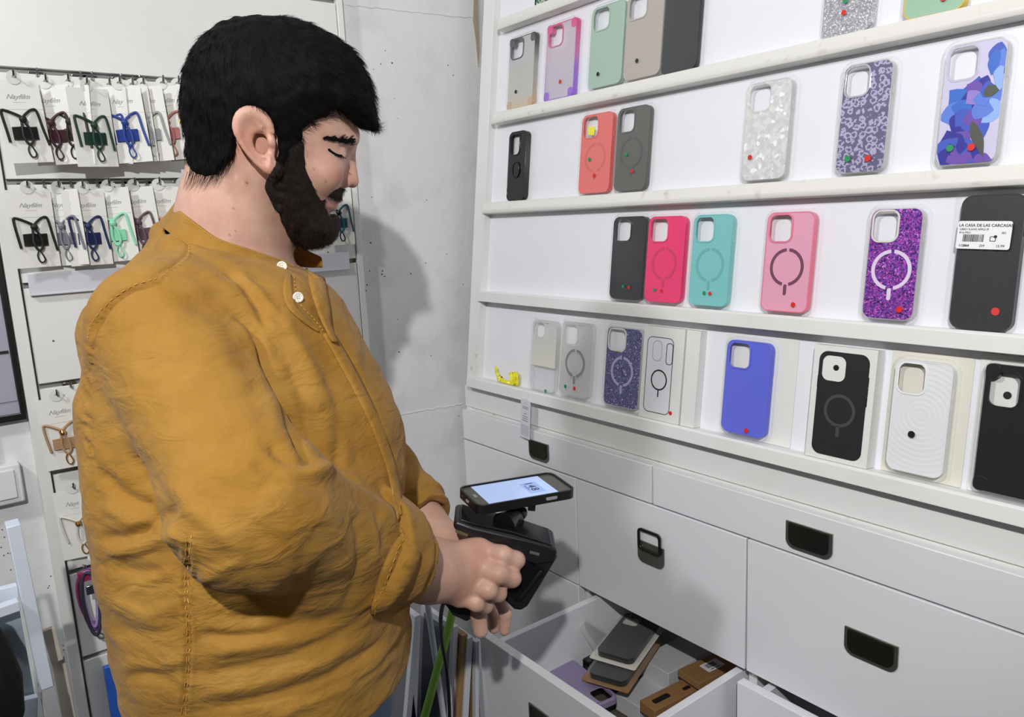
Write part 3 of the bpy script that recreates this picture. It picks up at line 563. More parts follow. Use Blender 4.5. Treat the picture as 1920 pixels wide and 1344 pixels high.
CO_, GY, PKc, YL, MI, MV, SA, TE = cordm('cobalt', (34, 62, 142)), cordm('grey', (150, 150, 154)), cordm('rose', (176, 116, 108)), cordm('yellow', (242, 226, 40)), cordm('mint', (140, 214, 178)), cordm('mauve', (94, 70, 82)), cordm('salmon', (214, 160, 140)), cordm('teal', (14, 70, 88))
GD = mat('gold_metal', (206, 160, 92), .2, metal=.95)
Yt = 1.485
strap_card(24, 143, Yt-.01, 'black cord phone strap card, leftmost on the upper hooks', BK_, r_(4), r_(-3), 1)
strap_card(84, 152, Yt+.006, 'burgundy cord phone strap card between black and forest ones', BU, r_(-22), r_(-2), 2)
strap_card(126, 151, Yt-.002, 'forest green-black phone strap card third on the upper hooks', DG, r_(-28), r_(3), 3)
strap_card(161, 158, Yt-.012, 'bottle green phone strap card fourth on the upper hooks', GNc, r_(10), r_(-1), 4)
strap_card(203, 158, Yt+.012, 'cobalt phone strap card mostly hidden behind another cobalt one', CO_, r_(-48), r_(2), 5)
strap_card(222, 155, Yt-.004, 'cobalt blue phone strap card facing front on the upper hooks', CO_, r_(-25), r_(-3), 6)
strap_card(246, 158, Yt+.012, 'grey phone strap card edge-on beside the cobalt one', GY, r_(-52), r_(-2), 7)
strap_card(266, 156, Yt, 'light grey phone strap card right of the cobalt ones', GY, r_(-34), r_(-3), 8)
strap_card(303, 155, Yt, 'dusty rose phone strap card beside the yellow one', PKc, r_(-36), r_(-3), 9)
strap_card(332, 156, Yt-.004, 'bright yellow phone strap card half behind the black hair', YL, r_(-34), r_(-3), 10)
Yb = 1.502
strap_card(50, 349, Yb, 'black cord phone strap card, leftmost on the lower hooks', BK_, r_(6), 0, 11)
strap_card(108, 349, Yb+.006, 'slate grey phone strap card between black and navy ones', cordm('slate', (118, 118, 126)), r_(-38), r_(-1), 12)
strap_card(153, 350, Yb-.004, 'navy cord phone strap card third on the lower hooks', NV, r_(2), 0, 13)
strap_card(202, 346, Yb+.004, 'mint green phone strap card on the lower hooks', MI, r_(-30), r_(-2), 14)
strap_card(250, 345, Yb+.002, 'dark mauve phone strap card left of the salmon one', MV, r_(-36), r_(-3), 15)
strap_card(296, 344, Yb-.006, 'salmon phone strap card just above the collar', SA, r_(-10), 0, 16)
strap_card(341, 342, Yb+.004, 'pale pink phone strap card mostly hidden behind the neck', cordm('blush', (222, 178, 164)), r_(-20), 0, 17)
strap_card(628, 338, Yb+.004, 'teal phone strap card seen past the beard on the right', TE, r_(-6), 0, 18, metal=mat('dark_metal', (24, 24, 24), .3, metal=.6))
strap_card(105, 739, Yb+.004, 'beige cord phone strap card with gold clasp, low on the panel', cordm('tan', (170, 134, 100), .5), r_(-8), r_(-1), 19, metal=GD)
strap_card(176, 800, Yb-.01, 'blush phone strap card mostly hidden behind the mustard back', cordm('blush', 0), r_(-30), 0, 22, metal=GD)
strap_card(136, 912, Yb+.004, 'white cord phone strap card with gold clasp below the beige one', cordm('ivory', (206, 204, 194), .5), r_(-14), r_(-1), 20, metal=GD, band=False)
strap_card(180, 916, Yb-.02, 'grey-backed strap card edge-on beside the white and gold one', GY, r_(-35), 0, 21)
for (x, z) in ((.205, 1.822), (.268, 1.822), (.285, 1.822), (.33, 1.822), (.36, 1.822), (.19, 1.645), (.23, 1.645), (.27, 1.645), (.31, 1.645), (.35, 1.645), (.185, 1.303), (.19, 1.149)): hook(x, z-.006, .018)
# lanyard bundle
p = hitp(160, 1068, (0, 1, 0), (0, 1.5, 0)); t = thing('lanyard_bundle', 'purple and pink braided lanyards bunched on a hook low on the panel', 'lanyard', T(*p)); hook(p[0], p[2]+.004, .03)
for i, (m, w, L) in enumerate(((cordm('purple', (98, 72, 130)), .018, .115), (cordm('violet_pink', (140, 60, 110)), .022, .10), (cordm('lavender', (150, 130, 180)), .013, .105), (cordm('dark_braid', (50, 44, 58)), .016, .12))):
    P = [(w*math.sin(a)*(.8+.2*math.cos(a)), -.004-.004*i-.002*math.sin(3*a), -L/2+L/2*math.cos(a)) for a in np.linspace(0, 2*math.pi, 36)[:-1]]
    MB().tube(P, .0032, 8, closed=True).build('lanyard_loop', m, t)
MB().prism([(-.014, 0), (-.014, -.016), (.014, -.016), (.014, 0)], 0, .012, f=lambda x, y, z: (x, -z-.002, y)).build('header_card', mat('magenta_card', (150, 40, 86), .5), t)
MB().bx(-.006, .010, -.022, -.018, -.040, -.022).build('buckle', MT, t, bevel=.002)
MB().tube([(-.002, -.012, -.118), (.004, -.012, -.128), (.010, -.010, -.134), (.013, -.012, -.127), (.006, -.012, -.120)], .002, 7).build('clip', MT, t)
t = thing('blue_pack', 'tall narrow blue pack low on the slotted panel behind his back', 'package', T(.21, 1.51, .40)); MB().bx(-.042, .05, -.006, .006, 0, .366).build('pack', mat('blue_print', (44, 88, 178), .4), t, bevel=.001)
MB().bx(-.042, .05, -.0075, -.006, .02, .06).build('white_stripe', CARD, t)
# ---------------------------------------------------------------- poster, switch, stand on the left
t = thing('framed_poster', 'lavender and grey poster in a black frame cut off by the left edge', 'poster', T(-.10, 1.53, 1.27))
MB().bx(-.214, .206, -.003, .003, .012, .70).build('print', mat('poster_grey', (160, 160, 176), .5), t)
MB().bx(-.214, .206, -.0034, -.003, .232, .70).build('print_lavender', mat('poster_lavender', (132, 126, 196), .5), t)
for a, b in ((.208, .232), (.196, .204)): MB().bx(-.214, .206, -.0040, -.0036, a, b).build('print_stripe', mat('poster_violet', (92, 84, 168), .5), t)
fr = MB(); fr.prism([(-.224, -.022), (.2145, -.022), (.2145, .71), (-.224, .71)], -.004, .006, [[(-.214, -.010), (-.214, .70), (.2065, .70), (.2065, -.010)][::-1]], f=lambda x, y, z: (x, -z, y))
fr.build('frame', mat('frame_black', (18, 18, 20), .35), t, bevel=.001)
MB().bx(-.214, .2065, -.001, .003, -.010, .012).build('print_margin', mat('poster_grey', 0), t)
text('OL', .045, INK, t, T(.174, -.0042, .094) @ Matrix.Rotation(math.pi/2, 4, 'X'), name='poster_lettering', bold=.0004, space=1.05)
t = thing('light_switch', 'white square light switch on the wall at the left edge', 'switch', T(.055, 1.54, 1.142))
MB().bx(-.042, .038, -.022, 0, -.034, .034).build('back_box', mat('switch_white', (224, 224, 224), .3), t, bevel=.003); MB().bx(-.034, .028, -.026, -.022, -.024, .026).build('rocker', mat('switch_white', 0), t, bevel=.0015)
t = thing('conduit', 'pale vertical cable conduit running down the wall into the switch', 'conduit', T(.045, 1.53, 1.178)); MB().tube([(0, 0, 0), (0, 0, .07), (-.002, 0, 1.5)], .010, 14).build('pipe', mat('conduit_grey', (190, 186, 188), .4), t); MB().tube([(0, -.001, 0), (0, -.001, .012)], .013, 14).build('collar', mat('conduit_grey', 0), t)
t = thing('display_stand', 'white wooden stand post with rails in the bottom left corner', 'stand', T(.055, 1.2, 0))
PW = mat('stand_white', (214, 222, 236), .3); RAW = mat('stand_raw_edge', (196, 188, 174), .6)
b0, b1 = at(23, 980, 1.28), at(86, 1282, 1.17)
def bar(a, b, w, d, name, m, par):
    a, b = Vector(a), Vector(b); z = (b-a).normalized(); y = Vector((0, 1, 0)); x = y.cross(z).normalized(); y = z.cross(x)
    R = Matrix((x, y, z)).transposed(); return MB().box((a+b)/2, (w, d, (b-a).length), R).build(name, m, par, mw=I4, bevel=.001)
P = lambda x, y, Y: hitp(x, y, (0, 1, 0), (0, Y, 0))
pt, pb_ = P(23, 980, 1.2), P(86, 1282, 1.2)
bar(pt, pb_, .0165, .03, 'post', PW, t); pf = pb_+(pb_-pt)*3.2; pf[2] = 0; bar(pb_+(pb_-pt)*.004, pf, .019, .028, 'lower_post', mat('stand_grey', (176, 176, 180), .5), t)
bar(P(-60, 1132, 1.21), P(33, 1108, 1.21), .022, .012, 'rail', PW, t); bar(P(-60, 1165, 1.18), P(36, 1132, 1.18), .014, .016, 'rail', PW, t); bar(P(-60, 1352, 1.19), P(70, 1322, 1.19), .03, .012, 'rail', PW, t)
bar(P(90, 1178, 1.24), P(107, 1238, 1.24), .016, .01, 'block', RAW, t); bar(P(107, 1232, 1.26), P(140, 1400, 1.26), .018, .01, 'raw_strip', RAW, t)
q = [P(-60, 1165, 1.2), P(36, 1140, 1.2), P(68, 1320, 1.2), P(-60, 1345, 1.2)]
MB().add([tuple(v) for v in q]+[(v[0], v[1]+.004, v[2]) for v in q], [(0, 1, 2, 3), (7, 6, 5, 4), (0, 4, 5, 1), (1, 5, 6, 2), (2, 6, 7, 3), (3, 7, 4, 0)]).build('side_sheet', mat('sheet_bluegrey', (150, 164, 174), .12, spec=.8), t, mw=I4, smooth=False)
t = thing('black_bag', 'black fabric bag hanging at the far bottom left edge', 'bag', T(*P(-30, 1300, 1.12)))
MB().lathe([(.005, .10), (.02, .09), (.034, .04), (.040, 0), (.036, -.05), (.02, -.09), (.004, -.10)], (.003, 0, .01), 16).build('bag_body', mat('bag_black', (10, 10, 11), .8, bump=(90, .5, .003)), t)
MB().tube([(-.015, 0, .09), (-.012, 0, .22), (.005, 0, .22), (.012, 0, .09)], .003, 6).build('strap', mat('bag_black', 0), t)
# ---------------------------------------------------------------- boards, strap and cable by the cabinet
BG = mat('board_grey', (112, 114, 118), .35); BWh = mat('board_edge_white', (206, 208, 216), .4); TN = mat('board_tan', (150, 120, 78), .6)
def board(px, py, bx_, by_, Y, lab, th=.010, m=BG, edge=BWh, dep=.2, topm=None):
    a = P(px, py, Y); b = P(bx_, by_, Y); k = a[2]/(a[2]-b[2]); f = a+(b-a)*k; f[2] = 0
    t = thing('leaning_board', lab, 'board', T(*f)); s = (a[0]-f[0])/a[2]; h = a[2]
    Sh = Matrix(((1, 0, s, 0), (0, 1, 0, 0), (0, 0, 1, 0), (0, 0, 0, 1)))
    def sb(x0, x1, y0, y1, z0, z1, n, mm):
        q = MB().bx(x0, x1, y0, y1, z0, z1); q.v = [tuple(Sh @ Vector(v)) for v in q.v]; q.build(n, mm, t, bevel=.0006)
    sb(0, th, .012, dep-.012, .012, h-.012, 'panel', m); sb(-.001, th+.001, 0, .012, 0, h, 'front_edge', edge); sb(-.001, th+.001, dep-.012, dep, 0, h, 'rear_edge', edge)
    sb(-.001, th+.001, .012, dep-.012, h-.012, h, 'top_edge', topm or edge); sb(-.001, th+.001, .012, dep-.012, 0, .012, 'bottom_edge', edge); return t
board(779, 1156, 767, 1292, 1.16, 'grey framed board with white edge standing next to his shirt', dep=.14)
board(852, 1176, 845, 1344, 1.14, 'grey board with pale edge right of the green strap', th=.008, dep=.12)
board(868, 1192, 857, 1344, 1.13, 'tan board with raw wooden top beside the white one', m=TN, edge=TN, dep=.12)
board(878, 1197, 870, 1344, 1.125, 'white edged board leaning next to the open drawer', dep=.12)
board(893, 1204, 893, 1344, 1.12, 'tan-backed board touching the open drawer front corner', m=TN, dep=.12, th=.006)
t = thing('white_pole', 'slanted white round pole between the boards', 'pole', T(*P(800, 1120, 1.13))); o_ = P(800, 1120, 1.13); e_ = P(832, 1344, 1.13)-o_; k = -o_[2]/e_[2]
MB().tube([(0, 0, 0), tuple(e_*k)], .0055, 14).build('pole', mat('pole_white', (196, 200, 210), .35), t); MB().tube([(0, 0, 0), (0, 0, .006)], .006, 14).build('cap', mat('pole_white', 0), t)
t = thing('green_strap', 'lime green ribbed strap hanging diagonally beside the boards', 'strap', T(*P(846, 1155, 1.09))); o_ = P(846, 1155, 1.09)
MB().tube([tuple(P(a, b, 1.09)-o_) for a, b in ((850, 1140), (838, 1190), (818, 1262), (796, 1344), (770, 1440))], .0075, 10, flat=1.).build('strap', mat('lime_strap', (128, 176, 60), .5, bump=(400, .6, .001)), t)
t = thing('black_cable', 'thin black cable hanging from the scanner grip to the floor', 'cable', T(*P(830, 1140, 1.02))); o_ = P(830, 1140, 1.02)
MB().tube(smoothp([tuple(P(a, b, c)-o_) for a, b, c in ((836, 1118, .90), (827, 1150, .94), (828, 1200, 1.0), (838, 1260, 1.04), (843, 1344, 1.05), (840, 1480, 1.06))]), .0032, 8).build('cable', mat('cable_black', (12, 12, 12), .4), t)
t = thing('violet_bag', 'deep violet paper bag standing behind the jeans and boards', 'bag', T(*P(748, 1380, 1.25)))
q = MB().bx(-.05, .035, -.01, .08, -.6, .085); q.v = [(x+.02*(z < 0), y, max(z, -float(t.location[2]))) for x, y, z in q.v]; q.build('bag_body', mat('violet_paper', (40, 26, 110), .5), t, bevel=.002); MB().tube([(-.03, .03, .08), (-.02, .03, .11), (.01, .03, .11), (.02, .03, .08)], .0025, 6).build('handle', mat('violet_paper', 0), t)
# ---------------------------------------------------------------- contents of the open drawer
KR = mat('kraft', (150, 112, 70), .6, bump=(60, .3, .001)); DKP = mat('dark_pack', (30, 30, 32), .3)
def inbox(x, y, z, rz, tilt=0, rx=0): return T(x, y, z) @ RZ(r_(rz)) @ Matrix.Rotation(r_(tilt), 4, 'Y') @ Matrix.Rotation(r_(rx), 4, 'X')
def flatcase(M, lab, m, w=.076, h=.152, name='packed_phone_case', bl=True, card=None):
    t = thing(name, lab, 'phone case', M, 'packed cases in the open drawer'); o1 = rrect(w, h, .013, 6); hl = rrect(w*.44, .036, .009, 5, -w*.2, h/2-.026)
    MB().prism(o1, .001, .012, [rrect(w-.003, h-.003, .0118, 6)]).build('bumper', m, t, bevel=.0008); MB().prism(rrect(w-.003, h-.003, .012, 6), .0105, .012, [hl]).build('back_plate', m, t, bevel=.0004)
    if card: MB().prism(rrect(w+.02, h+.02, .004, 3), -.0008, .0002).build('backing_card', card, t)
    if bl:
        vs = []; prof = [(.010, 0), (.0062, .0012), (.005, .012), (.002, .0145)]
        for off, zz in prof: vs += [(x, y, zz) for x, y in rrect(w+2*off, h+2*off, .014+off, 6)]
        n = 28; fs = [(k*n+i, k*n+(i+1) % n, (k+1)*n+(i+1) % n, (k+1)*n+i) for k in range(3) for i in range(n)]+[tuple(range(3*n, 4*n))]
        MB().add(vs, fs).build('blister_pack', BL_, t, sharp=25)
    return t
dz = .572
def box(M, lab, d, m, name='small_box', cat='box', extra=None):
    t = thing(name, lab, cat, M); MB().bx(-d[0]/2, d[0]/2, -d[1]/2, d[1]/2, 0, d[2]).build('carton', m, t, bevel=.001)
    if extra: extra(t)
    return t
def barl(t, x=0, y=0, z=.03, a=0):
    l = MB().prism(rrect(.044, .026, .002, 3), 0, .0003).build('price_label', mat('label_paper', 0), t); l.matrix_local = T(x, y, z) @ RZ(a); b = MB(); xx = -.014; rr = random.Random(8)
    while xx < .010: q = rr.choice((.0005, .0009, .0013)); b.bx(xx, xx+q, -.004, .008, .0003, .0005); xx += q+.0007
    b.bx(-.012, -.004, -.0095, -.0075, .0003, .0005); b.bx(.002, .010, -.0095, -.0075, .0003, .0005); b.build('barcode', INK, l)
def onz(x, y, Z): return hitp(x, y, (0, 0, 1), (0, 0, Z))
def layz(cx, cy, tx, ty, Z, tilt=0, roll=0):
    """centre at photo point c on height Z, long axis towards photo point t"""
    c, t_ = onz(cx, cy, Z), onz(tx, ty, Z); d = t_-c; a = math.atan2(d[1], d[0])-math.pi/2
    return T(*c) @ RZ(a) @ Matrix.Rotation(r_(tilt), 4, 'X') @ Matrix.Rotation(r_(roll), 4, 'Y')
flatcase(layz(1180, 1200, 1228, 1142, .705, 3), 'black phone case in a clear pack on top of the drawer contents', DKP, card=CREAM)
flatcase(layz(1166, 1240, 1218, 1172, .682, 2), 'dark phone case on kraft card under the topmost black one', DKP, card=KR)
box(layz(1150, 1262, 1208, 1180, .600), 'black printed accessory pack standing under the stacked cases', (.080, .13, .058), mat('dark_print', (60, 58, 54), .3, mott=(120, (20, 20, 20), .45, .5)))
flatcase(layz(1086, 1292, 1130, 1330, .655, 0), 'lavender phone case at the near left end of the drawer', mat('lavender_case', (146, 136, 170), .4), bl=False)
box(layz(1265, 1262, 1330, 1225, .628), 'plain white box lying in the middle of the open drawer', (.075, .12, .042), mat('box_pale', (204, 204, 206), .4), extra=lambda t: MB().bx(-.0378, .0378, .0602, .0604, .014, .016).build('flap_line', mat('box_shade', (170, 170, 172), .5), t))
box(layz(1215, 1318, 1280, 1275, .600), 'low pale tray box at the front of the open drawer', (.06, .12, .035), mat('box_pale', 0))
box(layz(1330, 1262, 1380, 1238, .672), 'kraft card pack with a white barcode label beside the right drawer side', (.055, .11, .014), KR, extra=lambda t: barl(t, 0, .008, .0141, 1.57))
box(layz(1262, 1318, 1320, 1288, .640), 'kraft cardboard pack with cut-outs at the front of the drawer', (.040, .13, .022), KR, extra=lambda t: (MB().prism(rrect(.012, .04, .004, 4, 0, -.03), .0221, .0226).build('cut_out', INK, t), MB().prism(rrect(.008, .018, .003, 4, .005, .03), .0221, .0226).build('cut_out', INK, t)))
flatcase(layz(1118, 1170, 1130, 1140, .700, 0, 58), 'crumpled clear pack lying against the left drawer side', CLR)
box(T(.93, .90, .5722), 'dark filler carton along the back of the open drawer', (.30, .31, .026), mat('carton_dark', (88, 82, 74), .6))
# ================================================================ implicit-surface tools
def nrm(v): v = np.asarray(v, float); return v/np.linalg.norm(v)
def smin(a, b, k): h = np.clip(.5+.5*(b-a)/k, 0, 1); return b+(a-b)*h-k*h*(1-h)
def smax(a, b, k): return -smin(-a, -b, k)
def cone(p, a, b, ra, rb):
    a = np.asarray(a, float); b = np.asarray(b, float); ab = b-a; t = np.clip(((p-a)@ab)/(ab@ab), 0, 1)
    return np.linalg.norm(p-a-t[:, None]*ab, axis=1)-(ra+(rb-ra)*t)
def ell(p, c, r, R=None):
    q = p-np.asarray(c, float)
    if R is not None: q = q@R
    r = np.asarray(r, float); k0 = np.linalg.norm(q/r, axis=1); k1 = np.linalg.norm(q/(r*r), axis=1)+1e-9
    return k0*(k0-1)/k1
def surf(f, lo, hi, h, B=14, slack=1.9):
    lo = np.asarray(lo, float); n = np.ceil((np.asarray(hi)-lo)/h).astype(int)+1; G = np.full(n, 1., np.float32)
    bl = [(i, j, k) for i in range(0, n[0], B) for j in range(0, n[1], B) for k in range(0, n[2], B)]
    cen = np.array([[lo[0]+(i+B/2)*h, lo[1]+(j+B/2)*h, lo[2]+(k+B/2)*h] for i, j, k in bl]); fc = f(cen); rad = B*h*.87*slack
    for (i, j, k), v in zip(bl, fc):
        s = (slice(i, min(i+B, n[0])), slice(j, min(j+B, n[1])), slice(k, min(k+B, n[2])))
        if abs(v) > rad: G[s] = v; continue
        X, Y, Z = np.meshgrid(*[lo[q]+np.arange(s[q].start, s[q].stop)*h for q in range(3)], indexing='ij')
        G[s] = f(np.stack([X.ravel(), Y.ravel(), Z.ravel()], 1)).reshape(X.shape)
    S = G < 0; nx, ny, nz = n
    cs = np.zeros((nx-1, ny-1, nz-1), np.int8)
    for d in np.ndindex(2, 2, 2): cs += S[d[0]:nx-1+d[0], d[1]:ny-1+d[1], d[2]:nz-1+d[2]]
    act = (cs > 0) & (cs < 8); idx = np.full(act.shape, -1, np.int64); ii = np.argwhere(act); idx[act] = np.arange(len(ii))
    acc = np.zeros((len(ii), 3)); cnt = np.zeros(len(ii))
    for ax in range(3):
        for d1 in (0, 1):
            for d2 in (0, 1):
                o = [0, 0, 0]; oth = [q for q in range(3) if q != ax]; o[oth[0]] = d1; o[oth[1]] = d2
                a = ii+o; b = a.copy(); b[:, ax] += 1; ga = G[tuple(a.T)]; gb = G[tuple(b.T)]; m = (ga < 0) != (gb < 0)
                t = ga[m]/(ga[m]-gb[m]); P_ = a[m].astype(float); P_[:, ax] += t; acc[m] += P_; cnt[m] += 1
    V = lo+acc/cnt[:, None]*h; Q = []
    for ax in range(3):
        o1, o2 = (ax+1) % 3, (ax+2) % 3; sl = [slice(1, -1)]*3; sl[ax] = slice(0, n[ax]-1)
        A = np.argwhere(np.ones([1]*3)) if False else None
        Sa = S[tuple(sl)]; sl2 = list(sl); sl2[ax] = slice(1, n[ax]); Sb = S[tuple(sl2)]; e = np.argwhere(Sa != Sb)
        if not len(e): continue
        off = np.array([1, 1, 1]); off[ax] = 0; g = e+off; inside = Sa[tuple(e.T)]
        def c(d1, d2): q = g.copy(); q[:, o1] -= d1; q[:, o2] -= d2; return idx[tuple(q.T)]
        q = np.stack([c(1, 1), c(0, 1), c(0, 0), c(1, 0)], 1); q[~inside] = q[~inside][:, ::-1]; Q.append(q)
    Q = np.concatenate(Q); Q = Q[(Q >= 0).all(1)]
    return V, Q
def smooth(V, Q, it=2, lam=.5):
    E_2 = np.concatenate([Q[:, [0, 1]], Q[:, [1, 2]], Q[:, [2, 3]], Q[:, [3, 0]]]); deg = np.bincount(np.concatenate([E_2[:, 0], E_2[:, 1]]), minlength=len(V))
    for _ in range(it):
        S = np.zeros_like(V)
        for k in range(3): S[:, k] = np.bincount(E_2[:, 0], V[E_2[:, 1], k], len(V))+np.bincount(E_2[:, 1], V[E_2[:, 0], k], len(V))
        V = V+lam*(S/np.maximum(deg, 1)[:, None]-V)
    return V
def normals(V, Q):
    N = np.cross(V[Q[:, 2]]-V[Q[:, 0]], V[Q[:, 3]]-V[Q[:, 1]]); out = np.zeros_like(V)
    for j in range(4):
        for k in range(3): out[:, k] += np.bincount(Q[:, j], N[:, k], len(V))
    return out/(np.linalg.norm(out, axis=1)[:, None]+1e-12)
def vnoise(P, s, seed=0):
    P = P/s; i = np.floor(P).astype(np.int64); f = P-i; f = f*f*(3-2*f); out = 0
    for d in np.ndindex(2, 2, 2):
        q = i+np.array(d); hsh = (q[:, 0]*73856093 ^ q[:, 1]*19349663 ^ q[:, 2]*83492791 ^ (seed*2654435)) & 0xffffff
        hsh = (hsh*1103515245+12345) & 0xffffff; w_ = np.prod(np.where(np.array(d) == 1, f, 1-f), 1); out = out+w_*(hsh/0xffffff)
    return out*2-1
def segd(P2, L):
    """2D distance of points to a polyline, and arc position 0..1"""
    L = np.asarray(L, float); best = np.full(len(P2), 1e9); pos = np.zeros(len(P2)); side = np.zeros(len(P2)); ln = np.linalg.norm(L[1:]-L[:-1], axis=1); cum = np.concatenate([[0], np.cumsum(ln)])
    for i in range(len(L)-1):
        ab = L[i+1]-L[i]; t = np.clip(((P2-L[i])@ab)/(ab@ab), 0, 1); w_ = P2-L[i]-t[:, None]*ab; d = np.linalg.norm(w_, axis=1); m = d < best
        best[m] = d[m]; pos[m] = (cum[i]+t[m]*ln[i])/cum[-1]; side[m] = np.sign(ab[0]*w_[m, 1]-ab[1]*w_[m, 0])
    return best, pos, side
def polysdf(poly, pts):
    poly = np.asarray(poly, float); n = len(poly); d = np.full(len(pts), 1e9); ins = np.zeros(len(pts), bool)
    for i in range(n):
        a, b = poly[i], poly[(i+1) % n]; ab = b-a; t = np.clip(((pts-a)@ab)/(ab@ab+1e-12), 0, 1); d = np.minimum(d, np.linalg.norm(pts-a-t[:, None]*ab, axis=1))
        c = (a[1] > pts[:, 1]) != (b[1] > pts[:, 1]); xx = a[0]+(pts[:, 1]-a[1])/(ab[1]+(abs(ab[1]) < 1e-12))*ab[0]; ins ^= c & (pts[:, 0] < xx)
    return np.where(ins, -d, d)
def catm(P, k=5): return [tuple(q) for q in smoothp([tuple(p)+(0,)*(3-len(p)) for p in P], k)]
# ================================================================ the man
HZ = .92
Hr = ray(510, 230); H0 = CO+Hr*HZ; vv = nrm(Hr); ez = -vv; ex = nrm(CM[0]-(CM[0]@ez)*ez); ey = np.cross(ez, ex); HB = np.stack([ex, ey, ez], 1)
def hpt(x, y, z=0.):
    """head-plane coordinates (m) of a photo point lying on the plane z"""
    r = ray(x, y); t = ((H0+ez*z-CO)@ez)/(r@ez); return (CO+r*t-H0)@HB
def hw(p): return H0+np.asarray(p)@HB.T
def hpoly(L): return np.array([hpt(*p)[:2] for p in L])
class Ras:
    def __init__(s, L, close=True, sm=0):
        P_ = hpoly([q[:2] for q in (catm(list(L)+[L[0]], 4)[:-1] if sm else L)]); s.lo = P_.min(0)-.06; s.st = .0012; n = np.ceil((P_.max(0)+.06-s.lo)/s.st).astype(int)+1
        X, Y = np.meshgrid(s.lo[0]+np.arange(n[0])*s.st, s.lo[1]+np.arange(n[1])*s.st, indexing='ij'); s.G = polysdf(P_, np.stack([X.ravel(), Y.ravel()], 1)).reshape(n)
    def __call__(s, p):
        q = (p[:, :2]-s.lo)/s.st; q = np.clip(q, 0, np.array(s.G.shape)-1.001); i = q.astype(int); f = q-i; G = s.G
        return G[i[:, 0], i[:, 1]]*(1-f[:, 0])*(1-f[:, 1])+G[i[:, 0]+1, i[:, 1]]*f[:, 0]*(1-f[:, 1])+G[i[:, 0], i[:, 1]+1]*(1-f[:, 0])*f[:, 1]+G[i[:, 0]+1, i[:, 1]+1]*f[:, 0]*f[:, 1]
skull = Ras([(660, 200), (668, 232), (674, 250), (673, 264), (664, 280), (656, 296), (650, 318), (645, 340), (640, 352), (637, 362), (637, 371), (629, 377), (633, 384), (627, 392), (618, 399), (620, 410), (619, 428), (609, 444), (588, 455), (560, 456), (540, 462), (500, 430), (440, 400), (388, 370), (372, 300), (360, 240), (356, 190), (362, 145), (385, 100), (425, 66), (480, 52), (540, 55), (590, 76), (630, 115), (652, 160)], sm=1)
nose = Ras([(664, 276), (667, 292), (668, 308), (671, 328), (673, 340), (670, 349), (661, 353), (650, 350), (640, 353), (634, 345), (632, 332), (640, 312), (646, 290), (650, 276)], sm=1)
hairR = Ras([(700, 246), (706, 238), (703, 210), (700, 180), (692, 150), (676, 118), (655, 92), (630, 72), (600, 55), (560, 38), (520, 31), (480, 29), (440, 34), (405, 48), (375, 72), (354, 102), (343, 140), (338, 185), (341, 235), (348, 280), (354, 318), (362, 338), (385, 335), (412, 318), (424, 300), (440, 282), (443, 250), (446, 228), (460, 208), (482, 202), (500, 210), (512, 232), (521, 262), (521, 290), (518, 312), (560, 312), (564, 285), (566, 262), (568, 240), (580, 228), (604, 216), (622, 206), (640, 212), (660, 228), (682, 238)], sm=1)
beardR = Ras([(522, 262), (520, 290), (506, 318), (494, 344), (500, 375), (512, 405), (530, 434), (548, 456), (572, 470), (598, 468), (624, 458), (637, 442), (641, 424), (640, 408), (634, 398), (626, 403), (618, 404), (610, 394), (606, 376), (612, 366), (626, 372), (641, 372), (645, 362), (644, 352), (636, 349), (622, 352), (610, 362), (598, 370), (588, 350), (576, 325), (568, 300), (564, 262)], sm=1)
beardO = Ras([(560, 200), (640, 300), (645, 352), (645, 372), (634, 380), (636, 396), (642, 412), (642, 430), (636, 446), (622, 460), (598, 470), (570, 471), (545, 458), (525, 430), (500, 400), (430, 380), (380, 300), (400, 150)], sm=1)
hairO = Ras([(702, 247), (708, 238), (704, 205), (701, 176), (692, 146), (676, 114), (655, 89), (630, 69), (600, 52), (560, 37), (520, 30), (480, 28), (440, 33), (405, 47), (373, 72), (351, 102), (340, 140), (336, 185), (339, 235), (346, 280), (352, 322), (362, 342), (400, 380), (560, 400), (620, 300), (664, 252)], sm=1)
def infl(R, p, w0, rr, grow=0.):
    d = -(R(p))+grow; g = 1-np.minimum(d/rr, 1); w_ = w0+grow; return (np.sqrt((p[:, 2]/w_)**2+g*g)-1)*np.minimum(w_, rr)*.8
def w0f(p, add=0.):
    # half width: by height, narrower at jaw and face
    a, b = p[:, 0], p[:, 1]
    w_ = np.interp(b, [-.16, -.12, -.08, -.03, .03, .09, .14], [.052, .060, .066, .071, .0775, .078, .074])
    return w_*np.interp(a, [-.1, .0, .05, .09, .12], [1., 1., .97, .88, .80])+add
EAR = hpt(486, 262)
